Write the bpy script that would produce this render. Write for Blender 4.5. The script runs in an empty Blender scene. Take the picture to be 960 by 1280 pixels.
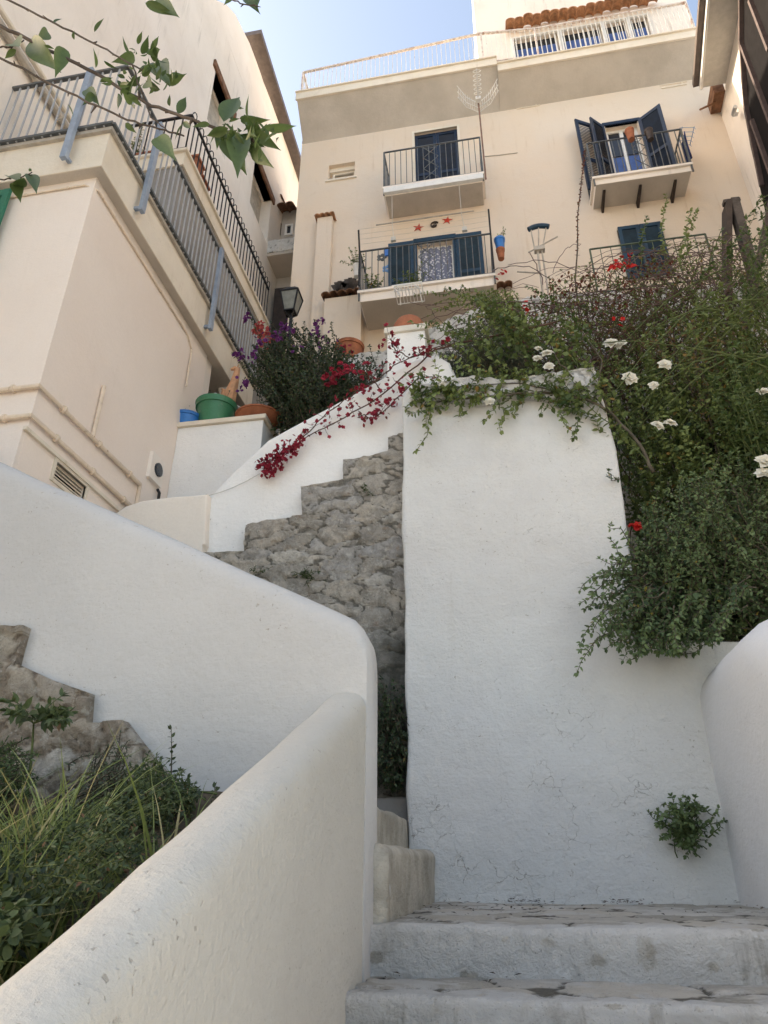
import bpy, bmesh, math, random
import numpy as np
from mathutils import Vector
from mathutils import noise as mnoise

SC = bpy.context.scene
COL = SC.collection
PI = math.pi
R = math.radians

# ------------------------------------------------------------------ camera model
FPX, HZ = 870.0, 440.0            # focal length and horizon offset of a 960x1280 frame
TH = math.atan(HZ / FPX)
YAW = R(10)
CT, ST = math.cos(TH), math.sin(TH)
RX, RY = math.cos(YAW), math.sin(YAW)


def ray(px, py):
    lat, up = px - 480.0, 640.0 - py
    fw = FPX * CT - up * ST
    z = FPX * ST + up * CT
    return np.array([RX * lat - RY * fw, RY * lat + RX * fw, z])


def onY(px, py, Y):
    d = ray(px, py); return d * (Y / d[1])


def onX(px, py, X):
    d = ray(px, py); return d * (X / d[0])


def V3(p):
    return np.array(p, float)


def nrm(v):
    v = V3(v); n = np.linalg.norm(v)
    return v / n if n > 1e-9 else V3((0, 0, 1))


# ------------------------------------------------------------------ materials
MATS = {}


class NT:
    def __init__(s, name):
        m = bpy.data.materials.new(name); m.use_nodes = True
        s.m = m; s.t = m.node_tree; s.t.nodes.clear()
        s.out = s.n('ShaderNodeOutputMaterial')
        s.b = s.n('ShaderNodeBsdfPrincipled')
        s.l(s.b.outputs[0], s.out.inputs[0])
        MATS[name] = m

    def n(s, typ, **kw):
        x = s.t.nodes.new(typ)
        for k, v in kw.items():
            setattr(x, k, v)
        return x

    def l(s, a, b):
        s.t.links.new(a, b)

    def pos(s):
        return s.n('ShaderNodeNewGeometry').outputs['Position']

    def scaled(s, v, sc):
        m = s.n('ShaderNodeVectorMath', operation='MULTIPLY'); s.l(v, m.inputs[0]); m.inputs[1].default_value = sc
        return m.outputs[0]

    def noise(s, v, scale, detail=5, rough=.55, dist=0):
        x = s.n('ShaderNodeTexNoise'); s.l(v, x.inputs['Vector'])
        x.inputs['Scale'].default_value = scale; x.inputs['Detail'].default_value = detail
        x.inputs['Roughness'].default_value = rough; x.inputs['Distortion'].default_value = dist
        return x.outputs[0]

    def ramp(s, fac, a, b, va=0., vb=1.):
        x = s.n('ShaderNodeMapRange', interpolation_type='SMOOTHSTEP'); s.l(fac, x.inputs[0])
        x.inputs[1].default_value = a; x.inputs[2].default_value = b
        x.inputs[3].default_value = va; x.inputs[4].default_value = vb
        return x.outputs[0]

    def mix(s, fac, a, b, blend='MIX'):
        x = s.n('ShaderNodeMix', data_type='RGBA', blend_type=blend)
        for i, v in ((0, fac), (6, a), (7, b)):
            if isinstance(v, (int, float)):
                x.inputs[i].default_value = v
            elif isinstance(v, tuple):
                x.inputs[i].default_value = (*v, 1)
            else:
                s.l(v, x.inputs[i])
        return x.outputs[2]

    def math(s, op, a, b):
        x = s.n('ShaderNodeMath', operation=op)
        for i, v in ((0, a), (1, b)):
            if isinstance(v, (int, float)):
                x.inputs[i].default_value = v
            else:
                s.l(v, x.inputs[i])
        return x.outputs[0]

    def bump(s, h, strength, dist=.02, prev=None):
        x = s.n('ShaderNodeBump'); s.l(h, x.inputs['Height'])
        x.inputs['Strength'].default_value = strength; x.inputs['Distance'].default_value = dist
        if prev is not None:
            s.l(prev, x.inputs['Normal'])
        return x.outputs[0]

    def fin(s, col, rough=.9, normal=None, metal=0., spec=.3):
        if isinstance(col, tuple):
            s.b.inputs['Base Color'].default_value = (*col, 1)
        else:
            s.l(col, s.b.inputs['Base Color'])
        s.b.inputs['Roughness'].default_value = rough
        s.b.inputs['Metallic'].default_value = metal
        s.b.inputs['Specular IOR Level'].default_value = spec
        if normal is not None:
            s.l(normal, s.b.inputs['Normal'])
        return s.m


def plaster(name, c1, c2, dirt=(.42, .38, .32), dirt_amt=.35, crack=.5, bump=.5, streak=.3, big=1.0, pits=.3, foot=None):
    t = NT(name); p = t.pos()
    col = t.mix(t.ramp(t.noise(p, 1.1 * big, 5, .6), .35, .68), c1, c2)
    blot = t.ramp(t.noise(p, 2.7, 7, .68, .4), .56, .78)
    col = t.mix(t.math('MULTIPLY', blot, dirt_amt * .55), col, dirt)
    st = t.ramp(t.noise(t.scaled(p, (5, 5, .45)), 1.6, 6, .65), .54, .75)
    st = t.math('MULTIPLY', st, t.ramp(t.noise(p, .7, 3), .42, .62))
    col = t.mix(t.math('MULTIPLY', st, streak), col, dirt)
    fine = t.noise(p, 55, 4, .6)
    col = t.mix(t.ramp(fine, .3, .7, .0, .07), col, tuple(x * .55 for x in c1))
    # crazing: short broken hairlines, only in patches
    w = t.n('ShaderNodeVectorMath', operation='MULTIPLY_ADD')
    nz = t.n('ShaderNodeTexNoise'); t.l(p, nz.inputs['Vector']); nz.inputs['Scale'].default_value = 9; nz.inputs['Detail'].default_value = 6
    t.l(nz.outputs[1], w.inputs[0]); w.inputs[1].default_value = (.16, .16, .16); t.l(p, w.inputs[2])
    vo = t.n('ShaderNodeTexVoronoi', feature='DISTANCE_TO_EDGE'); t.l(w.outputs[0], vo.inputs['Vector']); vo.inputs['Scale'].default_value = 7.5
    cr = t.ramp(vo.outputs['Distance'], .002, .014, 1, 0)
    mask = t.math('MULTIPLY', t.ramp(t.noise(p, 1.6, 5, .65), .55, .68), t.ramp(t.noise(p, 13, 4, .6), .44, .60))
    if foot is not None:
        sx = t.n('ShaderNodeSeparateXYZ'); t.l(p, sx.inputs[0])
        low = t.math('MULTIPLY', t.ramp(sx.outputs[2], foot[0], foot[1], .9, 0), t.ramp(t.noise(p, 3.4, 6, .7), .47, .60))
        mask = t.math('MAXIMUM', mask, low)
    cr = t.math('MULTIPLY', t.math('MULTIPLY', cr, mask), crack)
    col = t.mix(cr, col, tuple(x * .5 for x in dirt))
    pit = t.math('MULTIPLY', t.ramp(t.noise(p, 46, 3, .55), .655, .72), t.ramp(t.noise(p, 2.6, 4), .44, .60))
    col = t.mix(t.math('MULTIPLY', pit, pits * .75), col, tuple(x * .8 for x in dirt))
    h = t.math('ADD', t.math('MULTIPLY', t.noise(p, 4, 5, .55), .9), t.math('MULTIPLY', t.noise(p, 24, 6, .65), .42))
    h = t.math('ADD', h, t.math('MULTIPLY', t.noise(t.scaled(p, (4, 4, 22)), 1.5, 4, .6, .6), .16))
    lump = t.math('MULTIPLY', t.ramp(t.noise(p, 30, 3, .5), .56, .70), t.ramp(t.noise(p, 1.7, 3), .42, .62))
    h = t.math('ADD', h, t.math('MULTIPLY', lump, .10 * pits))
    h = t.math('ADD', h, t.math('MULTIPLY', fine, .12))
    h = t.math('SUBTRACT', h, t.math('MULTIPLY', cr, .3))
    h = t.math('SUBTRACT', h, t.math('MULTIPLY', pit, .22))
    return t.fin(col, .92, t.bump(h, bump, .035), spec=.2)


def paint(name, c, rough=.5, var=.12, metal=0., rust=0., rustc=(.16, .07, .03), bump=.1, spec=.4):
    t = NT(name); p = t.pos()
    col = t.mix(t.ramp(t.noise(p, 7, 5, .6), .3, .7), tuple(x * (1 - var) for x in c), tuple(min(1, x * (1 + var)) for x in c))
    col = t.mix(t.ramp(t.noise(p, 40, 4), .4, .75, 0, .25), col, tuple(x * .7 for x in c))
    if rust:
        col = t.mix(t.ramp(t.noise(p, 11, 6, .7), .62 - rust * .3, .70, 0, .9), col, rustc)
    return t.fin(col, rough, t.bump(t.noise(p, 60, 4), bump, .01), metal, spec)


def leafmat(name, dark, light, extra=None, trans=.32, rough=.5):
    t = NT(name)
    a = t.n('ShaderNodeAttribute', attribute_name='tone')
    r = t.n('ShaderNodeValToRGB'); t.l(a.outputs['Fac'], r.inputs[0])
    e = r.color_ramp.elements
    e[0].position = 0; e[0].color = (*dark, 1); e[1].position = .88; e[1].color = (*light, 1)
    if extra:
        x = e.new(.95); x.color = (*extra, 1)
        x = e.new(1.0); x.color = (*extra, 1)
    col = r.outputs[0]
    col = t.mix(t.ramp(t.noise(t.pos(), 90, 3), .3, .7, 0, .25), col, tuple(x * .5 for x in dark))
    t.fin(col, rough, spec=.35)
    tr = t.n('ShaderNodeBsdfTranslucent')
    g = t.mix(.5, col, light); t.l(g, tr.inputs[0])
    ms = t.n('ShaderNodeMixShader'); ms.inputs[0].default_value = trans
    t.l(t.b.outputs[0], ms.inputs[1]); t.l(tr.outputs[0], ms.inputs[2]); t.l(ms.outputs[0], t.out.inputs[0])
    return t.m


def stonemat(name, greys, mortar, white_amt=.0, dark=1., wash=False, low_dark=None):
    """rubble stone: per-stone tone and mortar share are stored with the modelled stones"""
    t = NT(name); p = t.pos()
    a = t.n('ShaderNodeAttribute', attribute_name='tone')
    r = t.n('ShaderNodeValToRGB'); t.l(a.outputs['Fac'], r.inputs[0])
    els = r.color_ramp.elements
    els[0].color = (*greys[0], 1); els[1].color = (*greys[-1], 1)
    for i in range(1, len(greys) - 1):
        x = els.new(i / (len(greys) - 1)); x.color = (*greys[i], 1)
    col = r.outputs[0]
    col = t.mix(t.ramp(t.noise(p, 8, 8, .75, .8), .38, .66, 0, .7 * dark), col, tuple(x * .55 for x in greys[0]))
    col = t.mix(t.ramp(t.noise(p, 15, 7, .75), .53, .64, 0, .65), col, (.66, .63, .56))
    col = t.mix(t.ramp(t.noise(p, 5, 5, .7), .60, .72, 0, .45 * dark), col, (.33, .20, .11))
    b = t.n('ShaderNodeAttribute', attribute_name='joint')
    mc = t.mix(t.ramp(t.noise(p, 45, 5, .7), .35, .65), mortar, tuple(x * .45 for x in mortar))
    col = t.mix(t.ramp(b.outputs['Fac'], .35, .85, 0, .85), col, mc)
    if white_amt:
        wm = t.ramp(t.noise(p, 3.1, 7, .65, .3), .62 - white_amt * .3, .70 - white_amt * .25)
        col = t.mix(wm, col, (.72, .70, .66))
    if wash:
        wa = t.n('ShaderNodeAttribute', attribute_name='wash')
        k_ = t.math('ADD', wa.outputs['Fac'], t.math('MULTIPLY', t.math('SUBTRACT', t.noise(p, 9, 8, .75), .5), 1.5))
        limed = t.mix(t.ramp(t.noise(t.scaled(p, (1, 1, .5)), 5, 7, .7), .48, .70, 0, .75), (.77, .76, .74), (.48, .46, .42))
        limed = t.mix(t.ramp(t.noise(t.scaled(p, (7, 7, .8)), 1.4, 6, .7), .56, .72, 0, .6), limed, (.33, .31, .27))
        col = t.mix(t.ramp(k_, .40, .66, 0, .93), col, limed)
    if low_dark:
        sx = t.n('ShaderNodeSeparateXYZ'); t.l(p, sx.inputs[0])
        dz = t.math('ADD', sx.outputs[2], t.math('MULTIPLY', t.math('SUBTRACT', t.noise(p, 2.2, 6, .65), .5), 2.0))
        col = t.mix(t.ramp(dz, low_dark[0], low_dark[1], .78, 0), col, (.085, .088, .075))  # stone turns darker towards the bottom, with an uneven upper edge
    sp = t.ramp(t.noise(p, 80, 3, .6), .62, .72, 0, .4)
    col = t.mix(sp, col, (.08, .075, .07))
    h = t.math('ADD', t.noise(p, 16, 8, .75, .6), t.math('MULTIPLY', t.noise(p, 60, 5, .7), .5))
    return t.fin(col, .93, t.bump(h, 1., .045), spec=.2)


WHITE = plaster('whitewash', (.86, .85, .83), (.81, .80, .78), bump=.42, dirt_amt=.12, streak=.12, crack=.35, pits=.8)
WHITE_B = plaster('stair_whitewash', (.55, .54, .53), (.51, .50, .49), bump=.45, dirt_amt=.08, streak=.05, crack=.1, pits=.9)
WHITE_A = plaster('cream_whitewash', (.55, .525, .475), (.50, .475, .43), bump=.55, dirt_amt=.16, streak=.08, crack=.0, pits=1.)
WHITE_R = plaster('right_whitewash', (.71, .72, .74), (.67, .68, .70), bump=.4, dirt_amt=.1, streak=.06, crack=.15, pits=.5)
WHITE_OLD = plaster('weathered_whitewash', (.74, .73, .71), (.62, .61, .595), bump=.75, dirt_amt=.55, streak=.45, crack=.85, pits=1.)
WHITE_STEP = plaster('step_whitewash', (.71, .70, .685), (.60, .585, .56), dirt=(.30, .27, .22), bump=.9, dirt_amt=.8, streak=.75, crack=.9, pits=1., big=2.2)
DIRTY = plaster('stained_render', (.50, .47, .41), (.33, .305, .255), dirt=(.085, .075, .058), bump=1., dirt_amt=1.1, streak=1., crack=.6, big=2.8)
CREAM = plaster('cream_render', (.85, .76, .69), (.82, .72, .645), dirt=(.5, .4, .3), bump=.18, dirt_amt=.18, streak=.08, crack=.0, pits=.1, big=.5)
CREAM2 = plaster('pale_cream_render', (.85, .785, .72), (.77, .70, .63), dirt=(.42, .37, .32), bump=.3, dirt_amt=.35, streak=.6, crack=.12, pits=.1, big=.6)
CREAM3 = plaster('cream_trim', (.78, .71, .61), (.70, .62, .51), dirt=(.35, .25, .15), bump=.35, dirt_amt=.4, streak=.4, crack=.3, pits=.4)
PEACH = plaster('peach_render', (.71, .615, .52), (.72, .595, .475), dirt=(.50, .36, .24), bump=.22, dirt_amt=.42, streak=.42, crack=.06, pits=.1, big=.45)
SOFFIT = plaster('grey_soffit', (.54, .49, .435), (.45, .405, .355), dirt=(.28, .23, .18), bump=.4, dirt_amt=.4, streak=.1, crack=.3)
GREYWALL = plaster('grey_render', (.30, .285, .27), (.25, .235, .22), bump=.3, dirt_amt=.3, streak=.3, crack=.1)
STONE = stonemat('rubble_stone', [(.42, .39, .345), (.56, .51, .45), (.62, .56, .48), (.50, .48, .46), (.74, .69, .61)], (.24, .22, .185), low_dark=(1.25, 2.1))
STONE2 = stonemat('warm_rubble_stone', [(.38, .32, .26), (.50, .43, .35), (.60, .53, .44), (.42, .35, .28), (.74, .69, .62)], (.34, .27, .21))
FLAG = stonemat('flagstone', [(.46, .43, .38), (.66, .62, .56), (.74, .69, .61), (.55, .51, .45), (.79, .77, .73)], (.13, .115, .09), .36, .3, True)
ROUGHWHITE = stonemat('painted_rubble', [(.68, .67, .65), (.78, .77, .75), (.73, .72, .70), (.80, .79, .77), (.76, .75, .73)], (.50, .49, .47), 0., .22)
NAVY = paint('navy_paint', (.006, .020, .050), .55, .25)
TEALNAVY = paint('teal_paint', (.010, .042, .078), .55, .25)
GREENP = paint('green_paint', (.01, .16, .10), .5)
BLUEPANEL = paint('blue_panel', (.055, .115, .32), .45, .15)
WHITEP = paint('white_paint', (.74, .74, .72), .45, .06)
IRON = paint('grey_iron', (.10, .11, .115), .6, .3, rust=.15)
BLACKIRON = paint('black_iron', (.012, .012, .014), .6, .3)
BARGREY = paint('grey_bars', (.38, .39, .41), .5, .1)
POSTBLUE = paint('blue_grey_steel', (.27, .33, .42), .5, .12)
RUSTWHITE = paint('rusty_white_rail', (.66, .60, .55), .6, .1, rust=.55, rustc=(.33, .16, .10))
WHITEBAR = paint('white_bars', (.68, .66, .62), .5, .08, rust=.1)
TERRA = paint('terracotta', (.36, .135, .075), .85, .22, bump=.3, spec=.2)
TILE = paint('old_roof_tile', (.42, .22, .125), .9, .35, bump=.4, spec=.15, rust=.3, rustc=(.24, .16, .10))
TILEDARK = paint('dark_roof_tile', (.20, .105, .065), .9, .35, bump=.4, spec=.15)
BLUEPOT = paint('blue_plastic', (.02, .17, .50), .35, .08)
GREENPOT = paint('green_plastic', (.045, .20, .105), .4, .1, rust=.05, rustc=(.25, .22, .15))
SOIL = paint('soil', (.11, .09, .065), .95, .3, bump=.8, spec=.1)
BROWNWOOD = paint('brown_wood', (.042, .028, .022), .6, .3, bump=.3)
GREYWOOD = paint('weathered_wood', (.085, .072, .065), .85, .35, bump=.5, spec=.15)
DARKGLASS = paint('dark_glass', (.03, .035, .045), .12, .2, bump=.0, spec=.5)
DARK = paint('dark_inside', (.010, .009, .010), .9, .2, spec=.1)
LANTGLASS = paint('frosted_glass', (.20, .21, .19), .3, .2)
PVC = paint('cream_pipe', (.72, .60, .48), .5, .08, rust=.08, rustc=(.35, .22, .14))
GREYPIPE = paint('grey_pipe', (.42, .38, .33), .6, .2)
GUTTER = paint('brown_gutter', (.11, .085, .075), .5, .2)
EAVEGREY = paint('pale_eave', (.47, .45, .42), .7, .08)
EAVEWHITE = paint('white_eave_trim', (.66, .65, .63), .6, .06)
ALU = paint('aluminium', (.62, .63, .64), .35, .1, metal=.6)
BARK = paint('bark', (.085, .068, .058), .9, .35, bump=.7, spec=.15)
STEM = paint('woody_stem', (.10, .085, .065), .85, .35, bump=.5, spec=.15)
STEMGREEN = paint('green_stem', (.085, .11, .04), .7, .3, bump=.3, spec=.2)
PINKSTEM = paint('red_stem', (.11, .065, .05), .8, .3, spec=.2)
PETALW = leafmat('white_petal', (.74, .70, .58), (.84, .82, .74), trans=.2, rough=.6)
PETALR = leafmat('red_bract', (.13, .008, .016), (.50, .035, .075), trans=.25)
PETALP = leafmat('purple_bract', (.085, .014, .10), (.22, .045, .25), trans=.25)
PETALK = leafmat('pink_bract', (.36, .05, .05), (.55, .12, .12), trans=.25)
PETALX = leafmat('scarlet_petal', (.55, .015, .02), (.75, .04, .03), trans=.2)
LEAF_TREE = leafmat('tree_leaf', (.035, .065, .025), (.11, .165, .05), trans=.35, rough=.42)
LEAF_JAS = leafmat('jasmine_leaf', (.026, .056, .022), (.165, .235, .098), (.26, .20, .04), trans=.22)
LEAF_ROSE = leafmat('rose_leaf', (.036, .072, .022), (.23, .29, .095), (.30, .18, .05), trans=.25)
LEAF_BOUG = leafmat('bougainvillea_leaf', (.014, .030, .015), (.065, .10, .045), (.15, .12, .04), trans=.2)
LEAF_RED = leafmat('reddened_leaf', (.07, .018, .018), (.20, .06, .03), (.12, .13, .04), trans=.25)
LEAF_GREY = leafmat('grey_green_leaf', (.05, .07, .045), (.13, .16, .10), trans=.2)
GRASS = leafmat('grass_blade', (.075, .12, .03), (.30, .36, .13), (.42, .36, .18), trans=.3, rough=.5)
WEED = leafmat('weed_leaf', (.020, .038, .020), (.095, .135, .052), (.20, .10, .05), trans=.25)
LACE = paint('lace_curtain', (.60, .61, .66), .8, .1, bump=.5)
CORD = paint('white_cord', (.55, .54, .5), .7, .1)
TOWEL = paint('navy_towel', (.015, .03, .12), .9, .3)
LIGHTBLUE = paint('light_blue_plastic', (.16, .33, .60), .5, .1)
REDSTAR = paint('red_ceramic', (.50, .05, .03), .5, .15)
SANDC = paint('ochre_clay', (.56, .30, .17), .8, .2, bump=.3)
TARMAC = paint('pale_paving', (.42, .39, .35), .95, .15, bump=.5)

# ------------------------------------------------------------------ mesh builder


def obj_props(o, label=None, cat=None, group=None, kind=None):
    for k, v in (('label', label), ('category', cat), ('group', group), ('kind', kind)):
        if v:
            o[k] = v
    return o


def thing(name, loc, label, cat, group=None, kind='thing'):
    o = bpy.data.objects.new(name, None); COL.objects.link(o)
    o.location = tuple(float(x) for x in loc); o.empty_display_size = .2
    return obj_props(o, label, cat, group, kind)


def worldloc(o):
    l = np.zeros(3)
    while o is not None:
        l += V3(o.location); o = o.parent
    return l


class MB:
    def __init__(s):
        s.v = []; s.f = []; s.tone = []

    def add(s, vs, fs):
        b = len(s.v)
        s.v.extend([tuple(map(float, p)) for p in vs]); s.f.extend([tuple(b + i for i in f) for f in fs])

    def box(s, a, b):
        (x0, y0, z0), (x1, y1, z1) = a, b
        s.add([(x0, y0, z0), (x1, y0, z0), (x1, y1, z0), (x0, y1, z0), (x0, y0, z1), (x1, y0, z1), (x1, y1, z1), (x0, y1, z1)],
              [(0, 3, 2, 1), (4, 5, 6, 7), (0, 1, 5, 4), (1, 2, 6, 5), (2, 3, 7, 6), (3, 0, 4, 7)])

    def lbox(s, O, U, V, N, u, v, n):
        P = [V3(O) + V3(U) * a + V3(V) * b + V3(N) * c for c in n for b in v for a in u]
        s.add(P, [(0, 2, 3, 1), (4, 5, 7, 6), (0, 1, 5, 4), (1, 3, 7, 5), (3, 2, 6, 7), (2, 0, 4, 6)])

    def bar(s, p0, p1, w, h=None, up=(0, 0, 1)):
        p0, p1 = V3(p0), V3(p1); h = h or w
        d = nrm(p1 - p0); u = V3(up)
        if abs(d @ u) > .95: u = V3((0, 1, 0))
        a = nrm(np.cross(d, u)); b = np.cross(a, d)
        s.add([p + a * i * w / 2 + b * j * h / 2 for p in (p0, p1) for i, j in ((-1, -1), (1, -1), (1, 1), (-1, 1))],
              [(0, 1, 5, 4), (1, 2, 6, 5), (2, 3, 7, 6), (3, 0, 4, 7), (0, 3, 2, 1), (4, 5, 6, 7)])

    def tube(s, pts, r, n=6, cap=True):
        pts = [V3(p) for p in pts]; m = len(pts)
        rs = [r] * m if isinstance(r, (int, float)) else list(r)
        t0 = nrm(pts[1] - pts[0]); a = nrm(np.cross(t0, (0, 0, 1) if abs(t0[2]) < .9 else (1, 0, 0)))
        vs = []
        for i, p in enumerate(pts):
            t = nrm(pts[min(i + 1, m - 1)] - pts[max(i - 1, 0)])
            a = nrm(a - t * (a @ t)); b = np.cross(t, a)
            for k in range(n):
                q = 2 * PI * k / n
                vs.append(p + (a * math.cos(q) + b * math.sin(q)) * rs[i])
        fs = [(i * n + k, i * n + (k + 1) % n, (i + 1) * n + (k + 1) % n, (i + 1) * n + k) for i in range(m - 1) for k in range(n)]
        if cap:
            fs += [tuple(range(n))[::-1], tuple((m - 1) * n + k for k in range(n))]
        s.add(vs, fs)

    def lathe(s, prof, c, n=20, axis=(0, 0, 1)):
        ax = nrm(axis); a = nrm(np.cross(ax, (1, 0, 0) if abs(ax[0]) < .9 else (0, 1, 0))); b = np.cross(ax, a)
        vs = [V3(c) + ax * z + (a * math.cos(2 * PI * k / n) + b * math.sin(2 * PI * k / n)) * r for r, z in prof for k in range(n)]
        m = len(prof)
        fs = [(i * n + k, i * n + (k + 1) % n, (i + 1) * n + (k + 1) % n, (i + 1) * n + k) for i in range(m - 1) for k in range(n)]
        if prof[0][0] > 1e-4: fs.append(tuple(range(n))[::-1])
        if prof[-1][0] > 1e-4: fs.append(tuple((m - 1) * n + k for k in range(n)))
        s.add(vs, fs)

    def prism(s, poly, d):
        """closed polygon of 3-D points swept by vector d"""
        n = len(poly); P = [V3(p) for p in poly]
        s.add(P + [p + V3(d) for p in P], [tuple(range(n)), tuple(range(2 * n - 1, n - 1, -1))] +
              [(i, (i + 1) % n, n + (i + 1) % n, n + i) for i in range(n)])

    def grid(s, P):
        P = np.asarray(P); a, b = P.shape[:2]
        s.add(P.reshape(-1, 3), [(i * b + j, i * b + j + 1, (i + 1) * b + j + 1, (i + 1) * b + j) for i in range(a - 1) for j in range(b - 1)])


def finish(name, me, mat, parent, smooth, angle, label, cat, group, kind):
    me.materials.append(mat)
    if smooth:
        me.shade_smooth()
        if angle: me.set_sharp_from_angle(angle=R(angle))
    o = bpy.data.objects.new(name, me); COL.objects.link(o)
    return obj_props(o, label, cat, group, kind)


def place(o, parent, verts):
    """origin: the parent's, or the base centre of a thing that is one mesh"""
    if parent is not None:
        L = worldloc(parent); o.parent = parent
    else:
        L = V3(((verts[:, 0].min() + verts[:, 0].max()) / 2, (verts[:, 1].min() + verts[:, 1].max()) / 2, verts[:, 2].min()))
        o.location = tuple(L)
    o.data.vertices.foreach_set('co', (verts - L).astype(np.float32).ravel())
    o.data.update()


def build(name, mb, mat, parent=None, smooth=False, angle=35, label=None, cat=None, group=None, kind=None, fixn=True, tone=None):
    if label and not kind and parent is None: kind = 'thing'
    me = bpy.data.meshes.new(name); me.from_pydata(mb.v, [], mb.f)
    if fixn:
        bm = bmesh.new(); bm.from_mesh(me); bmesh.ops.recalc_face_normals(bm, faces=bm.faces); bm.to_mesh(me); bm.free()
    if tone is not None:
        a = me.attributes.new('tone', 'FLOAT', 'FACE'); a.data.foreach_set('value', np.asarray(tone, np.float32))
    o = finish(name, me, mat, parent, smooth, angle, label, cat, group, kind)
    v = np.array(mb.v, float) if mb.v else np.zeros((0, 3))
    place(o, parent, v)
    return o


# ------------------------------------------------------------------ numpy noise, stones, plastered walls


def vnoise(x, y, seed=0):
    rs = np.random.RandomState(seed); T = rs.rand(256, 256)
    xi, yi = np.floor(x).astype(int), np.floor(y).astype(int); fx, fy = x - xi, y - yi
    fx = fx * fx * (3 - 2 * fx); fy = fy * fy * (3 - 2 * fy)
    g = lambda i, j: T[(xi + i) % 256, (yi + j) % 256]
    return (g(0, 0) * (1 - fx) + g(1, 0) * fx) * (1 - fy) + (g(0, 1) * (1 - fx) + g(1, 1) * fx) * fy


def fbm(x, y, seed=0, o=4):
    s = 0; a = .5
    for i in range(o):
        s = s + a * (vnoise(x * 2 ** i, y * 2 ** i, seed + i) - .5); a *= .5
    return s


def stones(u, v, cu, cv, seed, warp=.62):
    """irregular stone courses: height 0..1 inside each stone, tone per stone, joint share"""
    uu = u / cu + warp * fbm(u / cu * 1.6, v / cv * 1.6, seed + 31) * 2
    vv = v / cv + warp * fbm(u / cu * 1.6 + 9, v / cv * 1.6 + 5, seed + 57) * 2
    rs = np.random.RandomState(seed); J = rs.rand(128, 128, 4)
    iu, iv = np.floor(uu).astype(int), np.floor(vv).astype(int)
    f1 = np.full(u.shape, 9.); f2 = np.full(u.shape, 9.); tone = np.zeros(u.shape); hh = np.zeros(u.shape)
    for a in (-1, 0, 1):
        for b in (-1, 0, 1):
            q = J[(iu + a) % 128, (iv + b) % 128]
            d = np.hypot(iu + a + q[..., 0] * .9 - uu, iv + b + q[..., 1] * .9 - vv)
            near = d < f1
            f2 = np.where(near, f1, np.minimum(f2, d))
            tone = np.where(near, q[..., 2], tone); hh = np.where(near, q[..., 3], hh); f1 = np.where(near, d, f1)
    e = f2 - f1
    w = .10 + .12 * np.clip(vnoise(u * 9, v * 9, seed + 3), 0, 1)
    k = np.clip(e / (w * 1.3), 0, 1) ** .6
    return k * (.55 + .45 * hh), tone, 1 - np.clip(e / w, 0, 1)


def bisect_grid(bm, axis, lo, hi, step):
    k = int((hi - lo) / step)
    for i in range(1, k + 1):
        co = [0, 0, 0]; co[axis] = lo + (hi - lo) * i / (k + 1)
        no = [0, 0, 0]; no[axis] = 1
        bmesh.ops.bisect_plane(bm, geom=bm.verts[:] + bm.edges[:] + bm.faces[:], plane_co=co, plane_no=no, dist=1e-5)


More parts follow.
